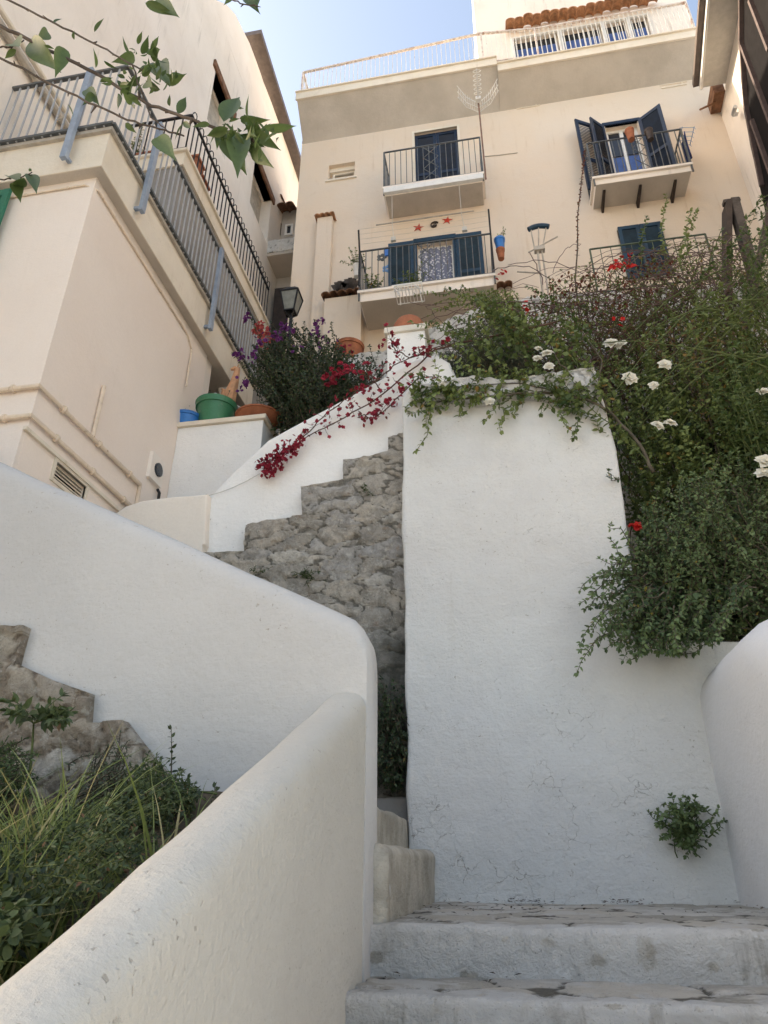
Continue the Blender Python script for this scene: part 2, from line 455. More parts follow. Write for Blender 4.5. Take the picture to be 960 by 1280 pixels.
def slab_poly(name, pts, y0, y1, mat, parent=None, step=.12, rnd=.0, rnd_test=None, amp=.01, freq=2.2, stone=None, seed=1, angle=50, axis=1, **kw):
    """upright wall: outline pts (h, z) in a plane of constant Y (axis 1) or X (axis 0), y0 = seen face, y1 = back; hand-made surface"""
    bm = bmesh.new()
    mk = (lambda h, z, d: (h, d, z)) if axis == 1 else (lambda h, z, d: (d, h, z))
    f = [bm.verts.new(mk(h, z, y0)) for h, z in pts]; b = [bm.verts.new(mk(h, z, y1)) for h, z in pts]
    n = len(pts)
    bm.faces.new(f); bm.faces.new(b[::-1])
    for i in range(n):
        bm.faces.new((f[i], b[i], b[(i + 1) % n], f[(i + 1) % n]))
    bmesh.ops.recalc_face_normals(bm, faces=bm.faces)
    if rnd:
        ed = []
        for e in bm.edges:
            m = (e.verts[0].co + e.verts[1].co) / 2
            h = m.x if axis == 1 else m.y
            flat = abs(e.verts[0].co[axis] - e.verts[1].co[axis]) < 1e-6
            if rnd_test is None or rnd_test(h, m.z, flat): ed.append(e)
        bmesh.ops.bevel(bm, geom=ed, offset=rnd, segments=5, profile=.5, affect='EDGES', clamp_overlap=True)
    hs = [p[0] for p in pts]; zs = [p[1] for p in pts]
    bisect_grid(bm, 1 - axis if axis == 1 else 1, min(hs), max(hs), step)
    bisect_grid(bm, 2, min(zs), max(zs), step)
    me = bpy.data.meshes.new(name); bm.to_mesh(me); bm.free()
    nv = len(me.vertices); co = np.empty(nv * 3, np.float32); me.vertices.foreach_get('co', co); co = co.reshape(-1, 3).astype(float)
    no = np.empty(nv * 3, np.float32); me.vertices.foreach_get('normal', no); no = no.reshape(-1, 3)
    h = co[:, 0] if axis == 1 else co[:, 1]; z = co[:, 2]
    d = fbm(h * freq + 3.3, z * freq + co[:, axis] * 3, seed, 4) * 2 * amp
    if stone:
        cu, cv, depth = stone
        k, tone, joint = stones(h + 40, z + 40, cu, cv, seed)
        front = np.abs(co[:, axis] - y0) < 1e-4
        rg = np.abs(fbm(h * 7, z * 9, seed + 12, 5)) * 2; d = np.where(front, d + (k - .35) * depth + (fbm(h * 13, z * 13, seed + 8, 5) * 1.3 - rg * .9) * depth, 0)
        sgn = -1 if y1 > y0 else 1
        co[:, axis] += sgn * d
        me.attributes.new('tone', 'FLOAT', 'POINT').data.foreach_set('value', tone.astype(np.float32))
        me.attributes.new('joint', 'FLOAT', 'POINT').data.foreach_set('value', joint.astype(np.float32))
    else:
        co += no * d[:, None]
    o = finish(name, me, mat, parent, True, angle, kw.get('label'), kw.get('cat'), kw.get('group'), kw.get('kind') or ('thing' if kw.get('label') else None))
    place(o, parent, co)
    return o


def sweep(name, path, half, mat, parent=None, bottom=None, amp=.012, seed=3, axis='Y', off=0., flat=.0, **kw):
    """round-topped parapet along axis: path = [(s, ztop)], centre line at off, half = half thickness"""
    prof = []
    nb = 14
    for i in range(nb): prof.append((-half, i / nb, 0))
    for i in range(13):
        q = PI - PI * i / 12
        prof.append((math.copysign(abs(math.cos(q)) ** (1 - flat * .6), math.cos(q)) * half, 1, math.sin(q) ** (1 - flat * .4)))
    for i in range(nb): prof.append((half, 1 - (i + 1) / nb, 0))
    P = np.zeros((len(path), len(prof), 3))
    for i, (s_, zt) in enumerate(path):
        zb = bottom(s_) if callable(bottom) else bottom
        for j, (o_, t, top) in enumerate(prof):
            z = zb + (zt - half - zb) * t + top * half
            P[i, j] = (off + o_, s_, z) if axis == 'Y' else (s_, off + o_, z)
    n = fbm(P[..., 0] * 2.1 + P[..., 1] * 2.3, P[..., 2] * 2.1 + P[..., 1], seed, 4) * 2 * amp
    dv = np.array([p[0] for p in prof]) / half; top = np.array([p[2] for p in prof])
    P[..., 0 if axis == 'Y' else 1] += n * dv[None]; P[..., 2] += n * top[None]
    mb = MB(); mb.grid(P)
    m = len(prof)
    for i in (0, len(path) - 1):
        b = i * m; mb.f.append(tuple(range(b, b + m)))
    return build(name, mb, mat, parent, True, 60, **kw)


def holed_wall(mb, axis, d0, h0, h1, z0, z1, holes, depth):
    """wall sheet in plane axis=d0 with rectangular openings (h0,h1,z0,z1) and reveals going to d0+depth"""
    hs = sorted({h0, h1, *[a for r in holes for a in r[:2]]}); zs = sorted({z0, z1, *[a for r in holes for a in r[2:]]})
    mk = (lambda h, d, z: (h, d, z)) if axis == 1 else (lambda h, d, z: (d, h, z))
    for i in range(len(hs) - 1):
        for j in range(len(zs) - 1):
            ch, cz = (hs[i] + hs[i + 1]) / 2, (zs[j] + zs[j + 1]) / 2
            if any(r[0] < ch < r[1] and r[2] < cz < r[3] for r in holes): continue
            mb.add([mk(hs[i], d0, zs[j]), mk(hs[i + 1], d0, zs[j]), mk(hs[i + 1], d0, zs[j + 1]), mk(hs[i], d0, zs[j + 1])], [(0, 1, 2, 3)])
    for a, b, c, d in holes:
        e = d0 + depth
        for (p, q) in (((a, c), (b, c)), ((b, c), (b, d)), ((b, d), (a, d)), ((a, d), (a, c))):
            mb.add([mk(p[0], d0, p[1]), mk(q[0], d0, q[1]), mk(q[0], e, q[1]), mk(p[0], e, p[1])], [(0, 1, 2, 3)])
        mb.add([mk(a, e, c), mk(b, e, c), mk(b, e, d), mk(a, e, d)], [(0, 1, 2, 3)])


def shutter(mb, O, U, V, w, h, t=.04, mid=True):
    """louvred shutter leaf: stiles, rails and slanted slats, U across, V up"""
    U, V = nrm(U), nrm(V); N = np.cross(U, V); st = .07
    mb.lbox(O, U, V, N, (0, st), (0, h), (0, t)); mb.lbox(O, U, V, N, (w - st, w), (0, h), (0, t))
    rails = [(0, .12), (h - .09, h)] + ([(h * .42, h * .42 + .09)] if mid else [])
    for a, b in rails: mb.lbox(O, U, V, N, (st, w - st), (a, b), (.002, t - .002))
    k = int((h - .2) / .055)
    for i in range(k):
        v = .13 + i * .055
        if mid and h * .42 - .04 < v < h * .42 + .09: continue
        vv = nrm(V * .75 + N * .66)
        mb.lbox(V3(O) + V * v, U, vv, np.cross(U, vv), (st, w - st), (0, .05), (0, .007))


def railing(mb, p0, p1, h, gap=.11, bar=.012, rail=.03, rails=(0., 1.), slope=True, posts=True):
    p0, p1 = V3(p0), V3(p1); L = np.linalg.norm(p1 - p0); n = max(1, int(L / gap)); up = V3((0, 0, h))
    for t in rails: mb.bar(p0 + up * t, p1 + up * t, rail, rail * .7)
    for i in range(n + 1):
        p = p0 + (p1 - p0) * i / n
        mb.bar(p, p + up, bar if 0 < i < n else rail)


# ------------------------------------------------------------------ foliage


class Leaves:
    def __init__(s, seed=0):
        s.rs = np.random.RandomState(seed); s.p = []; s.d = []; s.n = []; s.L = []; s.W = []; s.t = []

    def add(s, p, d, n, L, W, t):
        s.p.append(p); s.d.append(d); s.n.append(n); s.L.append(L); s.W.append(W); s.t.append(t)

    def mesh(s, name, mat, parent=None, fold=.25, bend=.25, fine=False, **kw):
        p = np.array(s.p); d = np.array(s.d); n = np.array(s.n); L = np.array(s.L)[:, None]; W = np.array(s.W)[:, None]
        d /= np.linalg.norm(d, axis=1, keepdims=True) + 1e-9
        sd = np.cross(d, n); sd /= np.linalg.norm(sd, axis=1, keepdims=True) + 1e-9
        n = np.cross(sd, d)
        q = lambda a, b, c: p + d * L * a + sd * W * b + n * L * c
        k = len(p)
        if fine:     # broad leaf with a drawn-out tip: ribs of three points
            ts = [0, .10, .22, .36, .50, .64, .78, .90, 1.]; ws = [.03, .30, .45, .50, .46, .35, .19, .07, .01]
            cols = []
            for a, b in zip(ts, ws):
                z = -bend * a * a; cols += [q(a, b, z + fold * b), q(a, 0, z), q(a, -b, z + fold * b)]
            vs = np.stack(cols, 1).reshape(-1, 3); m3 = len(ts) * 3; base = np.arange(k)[:, None] * m3; F_ = []
            for i in range(len(ts) - 1):
                for j in (0, 1): F_.append(base + [i * 3 + j, i * 3 + j + 1, i * 3 + j + 4, i * 3 + j + 3])
            fs = np.concatenate(F_, 1).reshape(-1, 4); rep = 2 * (len(ts) - 1)
            return s.emit(name, mat, parent, vs, fs, rep, kw)
        vs = np.stack([q(0, 0, 0), q(.28, .42, fold * .35), q(.62, .40, fold * .3 - bend * .2), q(1, 0, -bend * .55), q(.62, -.40, fold * .3 - bend * .2), q(.28, -.42, fold * .35), q(.45, 0, -.02 - bend * .08)], 1).reshape(-1, 3)
        base = np.arange(k)[:, None] * 7
        fs = np.concatenate([base + [0, 1, 2, 6], base + [6, 2, 3, 4], base + [0, 6, 4, 5]], 1).reshape(-1, 4)
        return s.emit(name, mat, parent, vs, fs, 3, kw)

    def emit(s, name, mat, parent, vs, fs, rep, kw):
        me = bpy.data.meshes.new(name); nf = len(fs)
        me.vertices.add(len(vs)); me.loops.add(nf * 4); me.polygons.add(nf)
        me.loops.foreach_set('vertex_index', fs.ravel().astype(np.int32))
        me.polygons.foreach_set('loop_start', np.arange(0, nf * 4, 4, dtype=np.int32))
        me.vertices.foreach_set('co', vs.astype(np.float32).ravel())
        me.update(calc_edges=True)
        me.attributes.new('tone', 'FLOAT', 'FACE').data.foreach_set('value', np.repeat(np.array(s.t, np.float32), rep))
        o = finish(name, me, mat, parent, True, None, kw.get('label'), kw.get('cat'), kw.get('group'), kw.get('kind') or ('thing' if kw.get('label') else None))
        place(o, parent, vs)
        return o


def curve(p0, p1, p2, n=9, wob=.0, rs=None):
    p0, p1, p2 = V3(p0), V3(p1), V3(p2); out = []
    for i in range(n):
        t = i / (n - 1); q = p0 * (1 - t) ** 2 + p1 * 2 * t * (1 - t) + p2 * t * t
        if wob and rs is not None and 0 < i: q = q + rs.normal(0, wob, 3)
        out.append(q)
    return out


def leafy(lv, pts, spacing, L, W, start=.3, rs=None, tone=(.1, .8), pair=True, droop=.1, spread=.9, size_tip=.6, extra=.03):
    """leaves set along a shoot"""
    rs = rs or lv.rs
    P = np.array(pts); seg = np.linalg.norm(np.diff(P, axis=0), axis=1); cum = np.concatenate([[0], np.cumsum(seg)]); tot = cum[-1]
    s_ = tot * start; k = 0
    shoot_tone = rs.uniform(*tone)
    while s_ < tot:
        i = min(np.searchsorted(cum, s_) - 1, len(seg) - 1); i = max(i, 0)
        t = (s_ - cum[i]) / max(seg[i], 1e-6); p = P[i] + (P[i + 1] - P[i]) * t; tg = nrm(P[i + 1] - P[i])
        a = rs.uniform(0, 2 * PI) if not pair else k * 1.57 + rs.normal(0, .4)
        e1 = nrm(np.cross(tg, V3((.3, .2, 1)) + rs.normal(0, .1, 3))); e2 = np.cross(tg, e1)
        for sg in ((1, -1) if pair else (1,)):
            o = (e1 * math.cos(a) + e2 * math.sin(a)) * sg
            d = nrm(tg * (1 - spread * .55) + o * spread + rs.normal(0, .2, 3) + V3((0, 0, -droop)))
            n = nrm(V3((0, -.75, .75)) + rs.normal(0, .55, 3))
            sz = rs.uniform(.65, 1.15) * (1 - (1 - size_tip) * s_ / tot)
            tn = np.clip(shoot_tone - .12 + .3 * s_ / tot + rs.normal(0, .12), 0, .87) if rs.rand() > extra else 1.
            lv.add(p, d, n, L * sz, W * sz, tn)
        k += 1; s_ += spacing * rs.uniform(.7, 1.3)
    p = P[-1]; tg = nrm(P[-1] - P[-2])
    for _ in range(4):
        lv.add(p, nrm(tg + rs.normal(0, .5, 3)), nrm(V3((0, -.7, .7)) + rs.normal(0, .3, 3)), L * size_tip, W * size_tip, np.clip(shoot_tone + .15, 0, .87))


def inpoly(x, y, poly):
    r = False; j = len(poly) - 1
    for i in range(len(poly)):
        xi, yi = poly[i]; xj, yj = poly[j]
        if (yi > y) != (yj > y) and x < (xj - xi) * (y - yi) / (yj - yi) + xi: r = not r
        j = i
    return r


def sample(poly, rs):
    xs = [p[0] for p in poly]; ys = [p[1] for p in poly]
    while True:
        x, y = rs.uniform(min(xs), max(xs)), rs.uniform(min(ys), max(ys))
        if inpoly(x, y, poly): return x, y


def blossom(mb_leaves, c, r, rs, n=7, tone=(.2, .9), cup=.6, axis=(0, -1, .3)):
    """open flower: layered petals round a centre, facing axis"""
    ax = nrm(axis); a = nrm(np.cross(ax, (0.1, .2, 1))); b = np.cross(ax, a)
    for ring in range(2):
        for k in range(n - ring * 2):
            q = 2 * PI * (k + ring * .5) / (n - ring * 2) + rs.normal(0, .15)
            o = a * math.cos(q) + b * math.sin(q)
            d = nrm(o + ax * (cup * (.4 + ring * .9)) + rs.normal(0, .08, 3))
            mb_leaves.add(V3(c), d, nrm(ax - o * .5), r * (1 - ring * .25), r * 1.1 * (1 - ring * .2), rs.uniform(*tone))

# ------------------------------------------------------------------ stairs and white walls
YB0, YB1 = 3.30, 3.58          # the stair parapet that crosses the picture
YP, YC = 5.50, 5.80            # white pillar wall, wall of the upper flight
XA, XR = -.67, 1.38            # faces of the two parapets of the front flight
Z0 = -.234                     # landing
rng = np.random.RandomState(11)


def xz(px, py, Y):
    p = onY(px, py, Y); return (float(p[0]), float(p[2]))


def yz(px, py, X):
    p = onX(px, py, X); return (float(p[1]), float(p[2]))


def tread(name, x0, x1, y0, y1, z, parent, seed, res=.02, dirt=0.):
    nx, ny = max(3, int((x1 - x0) / res)), max(3, int((y1 - y0) / res))
    X, Y = np.meshgrid(np.linspace(x0, x1, nx), np.linspace(y0, y1, ny), indexing='ij')
    k, tone, joint = stones(X + 20, Y + 20, .40, .30, seed, .5); joint = np.clip(joint * 1.9, 0, 1)
    edge = np.clip((Y - y0) / .05, 0, 1)
    zz = z + (k - .8) * .032 + fbm(X * 5, Y * 5, seed + 4) * .025 - (1 - edge) ** 2 * .022 + fbm(X * 2.2, Y * 0 + seed, seed + 5) * .010 * (1 - edge)
    Yw = Y + (1 - edge) * fbm(X * 4, Y * 0 + 1, seed + 6) * .022
    P = np.stack([X, Yw, zz], -1)
    mb = MB(); mb.grid(P)
    # worn lip that runs down onto the riser
    L = np.stack([P[:, 0], P[:, 0] + np.stack([X[:, 0] * 0, X[:, 0] * 0 + .008, -.003 - .010 * vnoise(X[:, 0] * 5, X[:, 0] * 0, seed)], -1)], 1); mb.grid(L)
    me_n = len(mb.v)
    o = build(name, mb, FLAG, parent, True, 70)
    tn = np.concatenate([tone.ravel(), np.repeat(tone[:, 0], 2)]); jn = np.concatenate([joint.ravel(), np.repeat(joint[:, 0], 2)])
    o.data.attributes.new('tone', 'FLOAT', 'POINT').data.foreach_set('value', tn.astype(np.float32))
    o.data.attributes.new('joint', 'FLOAT', 'POINT').data.foreach_set('value', jn.astype(np.float32))
    ws = np.clip(1.2 - (Y - y0) / .08, -.22, 1) + .6 * fbm(X * 2.2, Y * 2.2, seed + 2) * 2
    ws = np.concatenate([ws.ravel(), np.repeat(ws[:, 0], 2)]); o.data.attributes.new('wash', 'FLOAT', 'POINT').data.foreach_set('value', ws.astype(np.float32))
    return o


def riser_box(name, x0, x1, y0, y1, z0, z1, mat, parent, seed, amp=.009):
    """rough body of a step: front sheet with hand-made swelling, plus plain sides"""
    nx, nz = max(4, int((x1 - x0) / .03)), max(4, int((z1 - z0) / .02))
    X, Z = np.meshgrid(np.linspace(x0, x1, nx), np.linspace(z0, z1, nz), indexing='ij')
    t = (Z - z0) / (z1 - z0)
    Y = y0 + fbm(X * 5, Z * 6, seed) * amp * 3 + fbm(X * 1.7, Z * 2, seed + 9) * amp * 3 + .02 * np.clip((t - .9) / .1, 0, 1) ** 2
    mb = MB(); mb.grid(np.stack([X, Y, Z], -1))
    mb.box((x0, y0 + .06, z0), (x1, y1, z1 - .035))
    return build(name, mb, mat, parent, True, 50)


st = thing('stone_staircase', (.35, 3.4, -2.0), 'whitewashed stone steps with flagstone treads climbing to the landing', 'staircase')


def worn_step(x0, x1, y0, y1, zb, zt, seed, res):
    """one step as one skin: limewashed riser, worn rounded nosing, flagged tread"""
    r = .035
    pro = [(0., zb + (zt - r - zb) * i / 13, 0., 0.) for i in range(14)]                      # (y, z, share tread, distance behind the nosing)
    pro += [(r - r * math.cos(q), zt - r + r * math.sin(q), math.sin(q) ** 2, 0.) for q in np.linspace(0, PI / 2, 7)[1:]]
    m = max(3, int((y1 - y0 - r) / res)); pro += [(r + (y1 - y0 - r) * i / m, zt, 1., (y1 - y0) * i / m) for i in range(1, m + 1)]
    pro = np.array(pro); nx = int((x1 - x0) / res)
    X = np.linspace(x0, x1, nx)[:, None] + 0 * pro[None, :, 0]; P_ = np.broadcast_to(pro[None], (nx, len(pro), 4))
    t = P_[..., 2]; back = P_[..., 3]; S = P_[..., 0] + P_[..., 1]
    k, tone, joint = stones(X + 20, P_[..., 0] + 20 + seed, .42, .30, seed, .5)
    Y = y0 + P_[..., 0] + fbm(X * 1.3, X * 0 + seed, seed + 6) * .035 + (1 - t) * (fbm(X * 4, P_[..., 1] * 7, seed) * .03 + fbm(X * 16, P_[..., 1] * 16, seed + 1) * .010)
    ramp_ = np.clip(back / .10, 0, 1)
    Z = P_[..., 1] + t * (fbm(X * 2.1, S * 2.1, seed + 4) * .022 + fbm(X * 9, S * 9, seed + 5) * .008) + ramp_ * (k - .8) * .020 * (t > .99)
    wash = np.where(t < .5, 1.0, np.clip(.92 - back / .28, .05, 1)) + .40 * fbm(X * 2.2, S * 2.2, seed + 2) * 2
    chips = np.clip((vnoise(X * 11, S * 14, seed + 9) - .72) * 5, 0, 1) * (np.abs(t - .5) < .52); wash = wash - chips * .6
    mb = MB(); mb.grid(np.stack([X, Y, Z], -1))
    o = build('step', mb, FLAG, st, True, None)
    for nm, a in (('tone', tone), ('joint', np.clip(joint * 1.6, 0, 1) * (back > .03)), ('wash', wash)):
        o.data.attributes.new(nm, 'FLOAT', 'POINT').data.foreach_set('value', a.ravel().astype(np.float32))


for k in range(8):
    zt, yf = Z0 - .19 * k, 3.45 - .46 * k
    worn_step(-.71, 1.46, yf, 5.56 if k == 0 else yf + .52, zt - .24, zt, 70 + k * 3, .02 if k < 2 else .05)

sb = thing('side_staircase', (-2.0, 4.6, Z0 - .1), 'stained grey steps turning left into the gap beside the white pillar', 'staircase')


def round_block(name, x0, x1, y0, y1, z0, z1, rad, mat, parent, seed):
    bm = bmesh.new()
    bmesh.ops.create_cube(bm, size=1)
    for v in bm.verts:
        v.co = Vector((x0 if v.co.x < 0 else x1, y0 if v.co.y < 0 else y1, z0 if v.co.z < 0 else z1))
    bmesh.ops.bevel(bm, geom=[e for e in bm.edges if all(v.co.z > z1 - 1e-4 for v in e.verts) or all(v.co.x > x1 - 1e-4 for v in e.verts)],
                    offset=rad, segments=6, profile=.5, affect='EDGES', clamp_overlap=True)
    for ax, lo, hi in ((0, x0, x1), (1, y0, y1), (2, z0, z1)): bisect_grid(bm, ax, lo, hi, .05)
    me = bpy.data.meshes.new(name); bm.to_mesh(me); bm.free()
    co = np.array([v.co for v in me.vertices]); no = np.array([v.normal for v in me.vertices])
    co = co + no * (fbm(co[:, 0] * 3 + co[:, 1] * 3.1, co[:, 2] * 4 + co[:, 1], seed) * .035)[:, None]
    o = finish(name, me, mat, parent, True, 50, None, None, None, None); place(o, parent, co); return o


round_block('step', -1.4, -.605, 3.5, 5.56, Z0 - .05, .085, .055, DIRTY, sb, 5)
round_block('step', -1.7, -.80, 3.5, 5.9, Z0, .30, .03, DIRTY, sb, 6)
round_block('ledge', -3.0, -.70, 5.66, 5.86, Z0, .455, .02, GREYWALL, sb, 7)
for k in range(7):
    round_block('step', -4.4, -1.22 - .36 * k, 3.5, 5.70, Z0, .50 + .19 * k, .02, DIRTY, sb, 8 + k)

# front left parapet: round topped, sloping with the flight
pa = [(y, -.205 + .432 * (y - 1.12)) for y in np.linspace(-1.6, 3.42, 46)]
pA = thing('stair_parapet', (XA - .12, 1, -2.2), 'cream plastered parapet with rounded top sloping down at the lower left', 'parapet')
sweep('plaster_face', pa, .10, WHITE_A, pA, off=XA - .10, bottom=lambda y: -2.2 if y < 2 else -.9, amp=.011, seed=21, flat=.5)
wb = MB()
wb.tube([(XA + .004, 3.62, -.30), (XA + .02, 3.60, -.1), (XA + .005, 3.57, .02), (XA - .04, 3.55, .05)], [.05, .045, .05, .02], 8)
build('plaster_lump', wb, WHITE_R, pA, True, None)

# the parapet of the second flight, with the stepped stone stringer below it
bx, bz = xz(463, 786, YB0 + .14); bx2, bz2 = xz(0, 578, YB0 + .14)
sl = (bz2 - bz) / (bx2 - bx)
path = []
for x in [XA + .004, XA - .012, XA - .04, XA - .08] + list(np.linspace(XA - .15, -4.6, 36)):
    t = XA - x
    drop = .085 * max(0, 1 - max(t, 0) / .085) ** 2
    path.append((x, bz + sl * (x - bx) - drop))
pb = thing('stair_parapet', (-2.2, YB0 + .14, 0), 'long white parapet with rounded top crossing above a stepped stone edge and tall grass', 'parapet')
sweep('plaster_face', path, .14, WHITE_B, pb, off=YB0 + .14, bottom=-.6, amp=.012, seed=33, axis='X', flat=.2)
poly = [xz(*p, YB0) for p in [(-60, 783), (0, 787), (39, 786), (27, 832), (70, 852), (119, 869), (116, 906), (161, 903), (183, 932), (204, 958), (262, 1015), (262, 1240), (-60, 1240)]]
slab_poly('stone_stringer', poly, YB0 - .060, YB0 + .05, STONE2, pb, step=.018, stone=(.22, .15, .030), seed=52, amp=.008)

# wall of the upper flight
pc = thing('stair_wall', (-1.2, YC + .15, Z0), 'white wall of the upper flight climbing right above a jagged stone base', 'wall')
pts = [xz(*p, YC) for p in [(215, 760), (240, 690), (258, 624), (292, 588), (334, 549), (405, 511), (480, 470), (520, 447), (545, 441), (562, 452), (580, 490)]]
pts += [(pts[-1][0], 1.0), (pts[0][0], 1.0)]
slab_poly('plaster_face', pts, YC, YC + .3, WHITE, pc, step=.09, rnd=.05, rnd_test=lambda h, z, flat: flat and z > 1.6, amp=.014, seed=61)
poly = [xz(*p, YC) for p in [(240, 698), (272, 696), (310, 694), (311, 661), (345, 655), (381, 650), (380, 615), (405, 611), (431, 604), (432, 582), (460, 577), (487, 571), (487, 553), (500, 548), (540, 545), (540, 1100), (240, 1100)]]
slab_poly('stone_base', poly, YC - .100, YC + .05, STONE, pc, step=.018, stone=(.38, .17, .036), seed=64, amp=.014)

poly = [xz(*p, YC - .10) for p in [(140, 645), (157, 633), (178, 626), (215, 621), (259, 617), (256, 680), (254, 790), (140, 790)]]
slab_poly('landing_parapet', poly, YC - .10, YC + .06, plaster('cream_limewash', (.82, .75, .67), (.78, .71, .63), bump=.35, dirt_amt=.12, streak=.1, crack=.1), step=.07, rnd=.045, rnd_test=lambda h, z, flat: flat and z > 2.55, amp=.012, seed=67,
          label='low cream parapet between the house pipes and the white stair wall', cat='parapet')

# pillar wall and the low bed wall that continues it
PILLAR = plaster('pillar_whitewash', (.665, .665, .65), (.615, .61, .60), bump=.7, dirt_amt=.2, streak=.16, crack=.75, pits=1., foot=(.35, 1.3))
pw = thing('garden_wall', (.4, YP + .15, Z0), 'tall white pillar wall with vines over its rough top and a shrub at its foot', 'wall')
pts = [xz(*p, YP) for p in [(499.5, 497), (512, 486), (545, 481), (590, 473), (640, 478), (690, 468), (744, 463), (750, 482), (757, 512), (770, 560), (781, 625), (788, 690), (795, 760), (812, 795), (850, 797), (905, 800), (1010, 802)]]
pts = [(-.80, pts[0][1])] + pts[1:] + [(pts[-1][0], Z0 - .1), (-.80, Z0 - .1)]
slab_poly('plaster_face', pts, YP, YP + .27, PILLAR, pw, step=.05, rnd=.03, rnd_test=lambda h, z, flat: flat and (z > 1.2 or h < -.7) and z > 0, amp=.022, freq=2.8, seed=71)
poly = [xz(*p, YP) for p in [(526, 484), (560, 480), (590, 474), (640, 479), (690, 469), (742, 464), (746, 500), (690, 503), (640, 499), (600, 509), (560, 501), (530, 509)]]
slab_poly('rough_top', poly, YP - .05, YP + .05, ROUGHWHITE, pw, step=.025, stone=(.2, .09, .03), seed=73, amp=.006)
pr = [(y, 1.345 + .41 * min(0, y - 4.4)) for y in np.linspace(-1.6, 5.52, 40)]
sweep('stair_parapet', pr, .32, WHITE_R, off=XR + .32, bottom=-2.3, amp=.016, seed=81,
      label='thick white round shouldered parapet at the right edge of the landing', cat='parapet')

# planter wall under the coloured pots
YQ = 6.9
qx, qz = xz(330, 519, YQ); qxl = -3.9
qback = float(onX(352, 546, qx)[1])
pl = thing('planter_wall', (-3.2, YQ + .6, 2.0), 'white planter wall with stone coping carrying three coloured pots', 'wall')
slab_poly('plaster_face', [(qxl, 1.9), (qx, 1.9), (qx, qz - .06), (qxl, qz - .06)], YQ, max(qback, YQ + .7), WHITE, pl, step=.12, amp=.01, seed=91, rnd=.012)
mb = MB(); mb.box((qxl, YQ - .035, qz - .06), (qx + .035, max(qback, YQ + .7) + .03, qz))
build('coping', mb, CREAM3, pl)

# gate post with cap
gx0, gz1 = xz(484, 418, 6.05); gx1, _ = xz(531, 412, 6.05)
gp = thing('gate_post', ((gx0 + gx1) / 2, 6.25, 3.6), 'square white gate post with pale cap under the terracotta dome', 'gate post')
slab_poly('shaft', [(gx0, 3.6), (gx1, 3.6), (gx1, gz1), (gx0, gz1)], 6.05, 6.05 + gx1 - gx0, WHITE, gp, step=.1, amp=.008, rnd=.012, seed=95)
mb = MB(); mb.box((gx0 - .03, 6.02, gz1), (gx1 + .035, 6.08 + gx1 - gx0, gz1 + .075)); build('cap', mb, plaster('pale_cap', (.72, .68, .6), (.66, .62, .55), bump=.4), gp)
mb = MB(); rr = (gx1 - gx0) / 2
mb.lathe([(rr * 1.04, 0), (rr * 1.04, .05), (rr * .98, .055), (rr * .96, .10), (rr * .88, .17), (rr * .72, .24), (rr * .48, .29), (rr * .2, .315), (0, .32)], ((gx0 + gx1) / 2 + .01, 6.05 + rr, gz1 + .075), 28)
build('domed_pot', mb, TERRA, smooth=True, label='upturned terracotta bowl forming a dome on the white gate post', cat='pot')

# retaining wall of the upper terrace, painted rubble behind the brambles
tw = thing('terrace_wall', (2.5, 8.7, 3), 'white painted rubble wall behind the brambles under the peach house', 'wall')
pts = [xz(*p, 8.6) for p in [(405, 449), (482, 438), (560, 400), (600, 384), (660, 372), (700, 368), (760, 366), (860, 360), (1000, 345)]]
pts = [(pts[0][0], 3.0)] + pts + [(pts[-1][0], 3.0)]
slab_poly('rubble_face', pts, 8.6, 8.95, ROUGHWHITE, tw, step=.06, stone=(.30, .2, .06), seed=99, amp=.012)

# ------------------------------------------------------------------ ground
mb = MB()
g = np.linspace(-160, 160, 81); X, Y = np.meshgrid(g, g, indexing='ij')
Zg = -2.35 + np.clip((Y - 6) * .5, 0, 34) + np.clip(-(Y + 12) * .12, -14, 0) * 0 + fbm(X * .05, Y * .05, 3) * 1.5 * (np.abs(X) > 12)
Zg = np.where(Y < -14, -2.35 - np.clip((-14 - Y) * .25, 0, 20), Zg)
mb.grid(np.stack([X, Y, Zg], -1)); build('ground', mb, TARMAC, kind='structure', smooth=True)
mb = MB(); X, Y = np.meshgrid(np.linspace(-6, -.88, 40), np.linspace(-2, 3.4, 44), indexing='ij')
mb.grid(np.stack([X, Y, .28 + .40 * (Y - 3.3) - .02 * (X + .9) + fbm(X * 2, Y * 2, 8) * .16], -1)); build('bank', mb, SOIL, kind='structure', smooth=True)
mb = MB(); X, Y = np.meshgrid(np.linspace(.95, 6, 30), np.linspace(5.7, 8.7, 24), indexing='ij')
mb.grid(np.stack([X, Y, 1.15 + .75 * (Y - 5.7) + fbm(X * 2, Y * 2, 18) * .16], -1)); build('garden_bed', mb, SOIL, kind='structure', smooth=True)
mb = MB(); X, Y = np.meshgrid(np.linspace(-4.2, .9, 30), np.linspace(6.1, 12, 24), indexing='ij')
mb.grid(np.stack([X, Y, 3.2 + .1 * (Y - 6) + 0 * X], -1)); build('upper_path', mb, TARMAC, kind='structure', smooth=True)
mb = MB(); mb.box((-.2, 8.9, 3.0), (5.6, 11.0, 7.6)); build('terrace_ground', mb, TARMAC, kind='structure')

